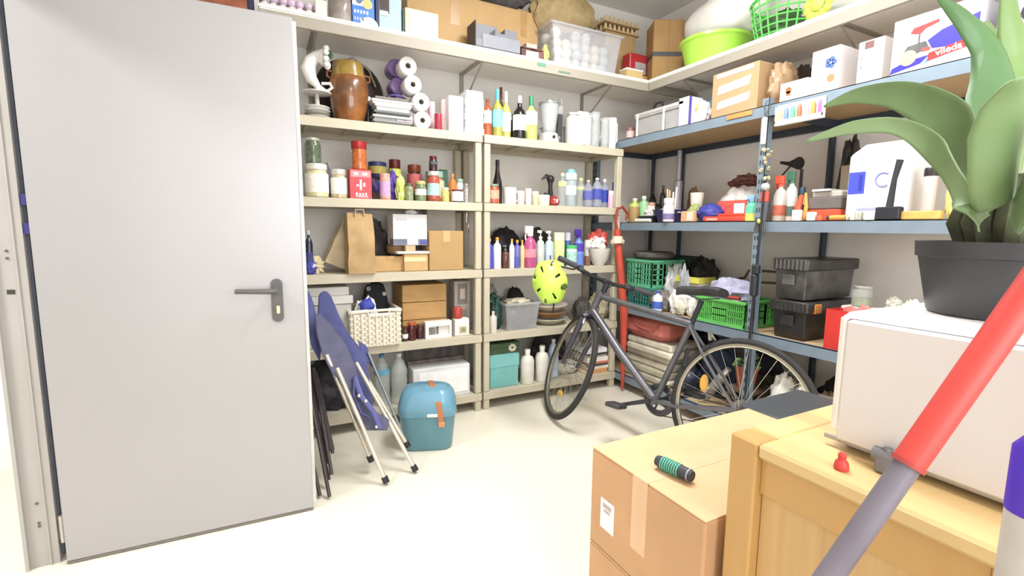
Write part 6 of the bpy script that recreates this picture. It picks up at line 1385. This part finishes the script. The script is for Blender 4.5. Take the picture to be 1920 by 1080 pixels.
# red tube with a cream knot leaning at the end of the beige unit
r = root((0, 0, 0, 0), 'red_umbrella', 'long red umbrella with a cream knotted band leaning at the end of the beige unit', 'umbrella')
a_, b_ = (2.355, 2.73, 0.5823), (2.3015, 2.78, 1.2103)
MB().tube([(a_[0] - .005, a_[1] - .02, .02), a_, b_], [.01, .03, .024], 14).obj('canopy', mat('#c4432c', .6, var=.12), r)
kn = (2.3015, 2.77, 1.1408)
MB().tube([(kn[0], kn[1], kn[2] - .03), (kn[0], kn[1], kn[2] + .02)], [.042, .036], 12).tube([(kn[0] - .05, kn[1], kn[2] - .02), (kn[0] + .05, kn[1], kn[2] - .02)], .018, 10).obj('knot', mat('#e3cfae', .7), r)
MB().tube([b_, (2.2923, 2.79, 1.2681), (2.3078, 2.79, 1.3569), (2.3567, 2.79, 1.3736), (2.3992, 2.79, 1.3282), (2.3915, 2.79, 1.2813)], .01, 10).obj('crook_handle', mat('#9c3426', .35), r)

# ============================================================ foreground: cartons on the floor
CB = mat('#c7986a', .7, var=.05, scale=6, bump=.05)
def big_carton(z0, h, label, marks):
    r = root((.80, .645, z0, 0), 'moving_box', label, 'box', 'stacked moving boxes beside the cabinet')
    W, D = .665, .395
    MB().box(0, W, 0, D, 0, h - .004, b=.005).obj('body', CB, r)
    MB().box(.001, W - .001, .001, D*.5 - .002, h - .004, h, b=.001).obj('flap', mat('#d5ac7c', .7, var=.05, scale=6), r)
    MB().box(.001, W - .001, D*.5 + .002, D - .001, h - .004, h, b=.001).obj('flap', mat('#d5ac7c', .7, var=.05, scale=6), r)
    MB().box(-.0015, W, D*.5 - .026, D*.5 + .026, h, h + .0008).obj('top_tape', mat('#dcb288', .3, var=.04), r)
    MB().box(-.0015, 0, D*.5 - .026, D*.5 + .026, h*.3, h).obj('side_tape', mat('#dcb288', .3, var=.04), r)
    return r
big_carton(.0005, .318, 'lower large moving box beside the pine cabinet', 0)
r = big_carton(.32, .28, 'upper large moving box with a white shipping label', 1)
MB().box(-.0025, 0, .29, .345, .07, .155).obj('shipping_label', mat('#f4eeee', .5), r)
MB().box(-.0032, -.0025, .30, .335, .132, .145).box(-.0032, -.0025, .305, .33, .12, .128).obj('label_print', mat('#b7a8a8', .5), r)
# teal grip lying on the box
q0, q1 = (0.8774, 0.8676, 0.615), (0.8938, 0.7674, 0.615)
r = root((q0[0], q0[1], .6195, 0), 'hand_grip', 'black and teal ribbed hand grip lying on the upper moving box', 'grip')
v_ = Vector((q1[0] - q0[0], q1[1] - q0[1], 0)); L = v_.length
MB().tube([(0, 0, 0), tuple(v_*.12), tuple(v_*.88), tuple(v_)], [.013, .0155, .0155, .013], 14).obj('body', mat('#3a3a42', .6), r)
b = MB()
for k in range(8):
    c = v_*(.2 + .065*k); b.tube([tuple(c - v_*.02), tuple(c + v_*.012)], .0175, 14)
b.obj('teal_rings', mat('#4fb59a', .5), r)
MB().tube([tuple(v_*.9), tuple(v_*.94)], .016, 14).obj('end_ring', '#8d93a6', r)

# ============================================================ pine cabinet
CX0, CX1, CY0, CY1, CZ = .845, 1.42, -.28, .628, .80
PW = mat('#cf9f52', .4, var=.1, scale=7, kind='wood', stretch=(1, 1, .25), coat=.15); PWT = mat('#dab777', .4, var=.07, scale=6, kind='wood', stretch=(1, .3, 1), coat=.15); PWL = mat('#c49c5f', .45, var=.09, scale=40, stretch=(1, 1, .03))
cb = root((CX0, CY1, 0, 0), 'pine_cabinet', 'pale pine cabinet in the foreground carrying the white appliance', 'cabinet')
W, D = CX1 - CX0, CY1 - CY0
for y in (-.062, -.46, -D): MB().box(-.012 if y > -.1 else 0, .05, y, y + .06, 0, CZ if y > -.1 else CZ - .032, b=.004).obj('post', PW, cb)
for y in (-.062, -D): MB().box(W - .05, W, y, y + .06, 0, CZ - .032, b=.004).obj('post', PW, cb)
MB().box(-.012, W + .0, -D - .01, -.0625, CZ - .03, CZ, b=.006).box(.051, W, -.0624, 0, CZ - .03, CZ - .0, b=.004).obj('top_board', PWT, cb)
for y0_, y1_ in ((-.399, -.063), (-D + .061, -.461)):
    MB().box(.006, .028, y0_, y1_, CZ - .105, CZ - .031).obj('rail', PW, cb)
    MB().box(.006, .028, y0_, y1_, .06, .12).obj('rail', PW, cb)
    n = 1
    for k in range(n):
        a = y0_ + (y1_ - y0_)*k/n; MB().box(.014, .024, a + .0006, a + (y1_ - y0_)/n - .0006, .121, CZ - .106).obj('panel_board', PWL, cb)
MB().box(.05, W - .05, -.022, -.008, .05, CZ - .031).obj('side_panel', PWL, cb)
MB().box(.05, W - .05, -D + .008, -D + .022, .05, CZ - .031).obj('side_panel', PWL, cb)
MB().box(W - .02, W - .008, -D + .06, -.063, .05, CZ - .031).obj('back_panel', PWL, cb)
# ============================================================ white appliance on the cabinet
wa = root((.951, .512, CZ + .001, 0), 'mini_fridge', 'white box-shaped mini fridge lying on the pine cabinet under the potted plant', 'appliance')
AW = mat('#d2ccca', .3, var=.015, scale=2, coat=.3); AH = .258
MB().box(.012, .46, -.56, 0, .02, AH, b=.012).obj('body', mat('#f4f1ec', .3, var=.01, coat=.3), wa)
MB().box(-.004, .0115, -.545, -.022, .016, AH - .008, b=.006).obj('door', AW, wa)
MB().box(.004, .0118, -.56, .0, .012, .0195).obj('seal', mat('#a9a29a', .6), wa)
for x, y in ((.04, -.04), (.42, -.04), (.04, -.52), (.42, -.52)): MB().lathe([(.014, -.0005), (.014, .0198)], (x, y, 0), 12).obj('foot', mat('#7a766f', .6), wa)
TZ = CZ + .001 + AH
# small things on the cabinet
p = (0.8738, 0.4353, 0.8)
r = root((p[0], p[1], CZ + .0005, 0), 'red_game_pawn', 'small red plastic piece standing on the cabinet before the mini fridge', 'game piece')
MB().lathe([(.011, 0), (.012, .004), (.010, .014), (.006, .018), (.007, .026), (.004, .03)], n=14).obj('body', mat('#cf3a30', .4), r)
p = (0.9269, 0.3928, 0.8)
r = root((p[0] - .0, p[1], CZ + .0005, 0), 'grey_clamp', 'small grey metal clamp on the cabinet beside the mop handle', 'clamp')
MB().box(-.012, .012, -.015, .015, 0, .03, b=.004).tube([(0, -.02, .03), (0, .02, .03)], .012, 12).tube([(0, 0, .03), (0, .0, .045)], .007, 10).obj('body', mat('#7b7e84', .45, .4), r)
# jar and white oddments on the fridge's far side
# ============================================================ potted plant with big leaves
pc = (1.197, .362)
pp = root((pc[0], pc[1], TZ + .0005, 0), 'potted_plant', 'broad-leaved green plant in a black pot on the mini fridge', 'plant')
PM = mat('#3a3a3e', .42, var=.06)
MB().lathe([(.098, 0), (.102, .004), (.122, .105), (.127, .107), (.129, .135), (.122, .135), (.118, .108), (.1, .012), (.001, .01)], n=44).obj('pot', PM, pp)
MB().lathe([(.001, .112), (.118, .112), (.118, .122), (.001, .128)], n=30).obj('soil', mat('#4a3f34', .95, var=.4, scale=60, bump=1), pp)
LV = mat('#6b8a52', .5, var=.22, scale=5, stretch=(1, 1, .4), coat=.15); LV2 = mat('#6f904c', .5, var=.15, scale=5, coat=.15); LV3 = mat('#4f7a44', .5, var=.15, scale=5, coat=.15)
def leaf(pts, ws, m, side=(0, 0, 0), cup=.25, nm='leaf'):
    # world-space spine, widths; blade built across the spine, cupped, with real thickness
    P_ = [Vector(p) for p in pts]
    # resample (Catmull-Rom)
    S_ = []; Wd = []
    for k in range(len(P_) - 1):
        p0, p1, p2, p3 = P_[max(k - 1, 0)], P_[k], P_[k + 1], P_[min(k + 2, len(P_) - 1)]
        for q in range(6):
            t = q/6; S_.append(.5*((2*p1) + (p2 - p0)*t + (2*p0 - 5*p1 + 4*p2 - p3)*t*t + (3*p1 - p0 - 3*p2 + p3)*t**3)); Wd.append(ws[k]*(1 - t) + ws[k + 1]*t)
    S_.append(P_[-1]); Wd.append(ws[-1])
    sd_ = Vector(side); vs = []; n = 9; N = len(S_)
    for k, p in enumerate(S_):
        t = (S_[min(k + 1, N - 1)] - S_[max(k - 1, 0)]).normalized()
        u = (sd_ - t*sd_.dot(t)).normalized(); nn = t.cross(u)
        for i in range(n):
            f = (i/(n - 1) - .5)*2; vs.append(p + u*f*Wd[k]*.5 + nn*(cup*Wd[k]*(f*f)))
    fs = [(k*n + i, k*n + i + 1, k*n + n + i + 1, k*n + n + i) for k in range(N - 1) for i in range(n - 1)]
    off = Vector((pc[0], pc[1], TZ + .0005)); b = MB().add([tuple(v - off) for v in vs], fs)
    me_o = b.obj(nm, m, pp); md = me_o.modifiers.new('solid', 'SOLIDIFY'); md.thickness = .0022
    return me_o
def W3(*a): return a
SD = (.46, -.82, .1)
VR = (0.8882, -0.4594, 0.01); VF = (0.457, 0.8809, -0.1235); VU = (0.0479, 0.1143, 0.9923)
# arching leaves towards the left, in plane roughly across the view
leaf([(1.0858, 0.36, 1.2431), (1.071, 0.37, 1.3049), (1.0962, 0.42, 1.3985), (1.1012, 0.5, 1.4643), (1.0912, 0.58, 1.4842), (1.0781, 0.64, 1.4744)], [.06, .075, .075, .055, .032, .004], LV, VU, -.12)
leaf([(0.976, 0.33, 1.2237), (0.9573, 0.34, 1.2638), (1.01, 0.4, 1.3388), (1.0062, 0.46, 1.3918), (0.971, 0.52, 1.3986), (0.9276, 0.58, 1.3791)], [.045, .045, .04, .03, .025, .004], mat('#748f5c', .5, var=.2, scale=5), VU, -.12)
leaf([(1.1491, 0.38, 1.2638), (1.1711, 0.4, 1.3418), (1.2889, 0.43, 1.4656), (1.3259, 0.46, 1.5698), (1.2764, 0.49, 1.6296), (1.1936, 0.51, 1.6698)], [.05, .055, .1, .075, .035, .003], LV3, VR, .14)
leaf([(0.9723, 0.31, 1.2472), (0.9304, 0.3, 1.2905), (0.9034, 0.29, 1.3448), (0.8804, 0.28, 1.3815), (0.8531, 0.27, 1.4018)], [.05, .065, .078, .06, .01], mat('#71905a', .5, var=.15, scale=5), VR, .14)
leaf([(1.2787, 0.4, 1.2587), (1.3455, 0.42, 1.4088), (1.3953, 0.44, 1.5546), (1.3695, 0.45, 1.6356), (1.3571, 0.46, 1.7174)], [.05, .08, .075, .05, .02], LV2, VR, .14)
leaf([(1.441, 0.46, 1.2535), (1.516, 0.49, 1.425), (1.5008, 0.5, 1.5538), (1.4886, 0.52, 1.6494), (1.465, 0.53, 1.6824)], [.04, .06, .06, .03, .003], LV2, VR, .14)
leaf([(0.9853, 0.3, 1.2238), (0.9352, 0.27, 1.2881), (0.9111, 0.24, 1.3439), (0.8838, 0.2, 1.3524)], [.05, .06, .05, .004], LV, VU, -.12)
leaf([(1.2341, 0.4, 1.2474), (1.2837, 0.44, 1.3129), (1.3599, 0.47, 1.4185), (1.4484, 0.5, 1.4895)], [.03, .05, .04, .003], LV3, VR, .1)
# brown leaf bases around the stem
b0 = MB()
for k in range(9):
    a = 2*PI*k/9; b0.tube([(.045*math.cos(a), .045*math.sin(a), .12), (.062*math.cos(a), .062*math.sin(a), .17), (.056*math.cos(a), .056*math.sin(a), .225 + .012*(k % 3))], [.024, .027, .016], 8)
b0.tube([(0, 0, .12), (0, 0, .24)], [.055, .045], 14)
b0.obj('stem', mat('#474b34', .85, var=.5, scale=18, bump=.5), pp)
# ============================================================ things on the far edge of the fridge
p = (1.0142, 0.5, 1.0952)
# glass jar on the low rack shelf end, seen over the fridge
P = (2.42, 1.1889, 0.8789, -90, 0.0784, 0.1068)
r = root((2.56, 1.2593, R2, 0), 'white_crate', 'white plastic crate at the near end of the low rack shelf carrying the glass jar', 'crate')
MB().box(-.06, .1, -.26, .06, 0, .2, b=.004).obj('body', mat('#dcdcd4', .5), r)
P = (2.45, 1.2058, 0.8744, -90, 0.0751, 0.1082)
jar((2.56, 1.2593, R2 + .201, 0, .085, .1), 'clear glass jar with green herbs seen above the mini fridge', '#7f8a58', '#c9cbc4', None, .12, clr='#dfe3da', fill=.45)
heap((2.53, 1.1227, R2 + .201, -90, .05, .06), 'small cream ornament beside the glass jar above the mini fridge', .05, '#e6e4d6', 'ornament', 'ornament', 160, .4)
heap((2.43, 1.0013, R2 + .1, -90, .15, .15), 'white and green crumpled net behind the mini fridge', .12, '#dfe6d4', 'net_bag', 'bag', 161, .4)
# dark grey tub between the boxes and the bicycle
r = root((1.48, .80, 0, 0), 'grey_chest', 'dark slate grey plastic chest standing between the moving boxes and the rack', 'chest')
MB().box(.005, .345, .005, .285, 0, .56, b=.006).obj('body', mat('#3a3e42', .5), r); MB().box(0, .35, 0, .29, .5605, .6, b=.008).obj('lid', mat('#45494d', .45, var=.05), r)
# ============================================================ mop handle and the purple capped pole
p0 = Vector((0.66, 0.3301, 0.7469)); p1 = Vector((0.748, 0.2876, 0.9067)); p2 = Vector((0.86, 0.2374, 1.1274))
dr = (p2 - p0).normalized(); pf = p0 - dr*((p0.z - .012)/dr.z); mid = p0 + dr*((p1 - p0).dot(dr)); top = p2 + dr*.35
r = root((0, 0, 0, 0), 'mop_handle', 'slanted mop pole, red above and grey below, in the right foreground', 'mop')
MB().tube([tuple(pf), tuple(mid)], .0155, 16).obj('grey_tube', mat('#77717e', .4, .1), r)
MB().tube([tuple(mid - dr*.006), tuple(mid)], .02, 16).obj('collar', mat('#a93a34', .5), r)
MB().tube([tuple(mid), tuple(top)], .0185, 16).obj('red_tube', mat('#d03c34', .45, var=.04), r)
MB().box(pf.x - .06, pf.x + .06, pf.y - .02, pf.y + .02, .0, .02, b=.006).obj('mop_plate', mat('#77717e', .5), r)
q = (0.62, 0.1422, 0.954); q2 = (0.62, 0.1493, 1.0245)
r = root((q[0], q[1], 0, 0), 'purple_capped_pole', 'grey pole with a purple cap at the right edge', 'pole')
MB().lathe([(.022, 0), (.022, q[2])], n=24).obj('tube', mat('#b9b2ac', .45), r)
MB().lathe([(.0225, q[2] + .0003), (.0225, q2[2] - .01), (.016, q2[2])], n=24).obj('cap', mat('#4a22b8', .45), r)
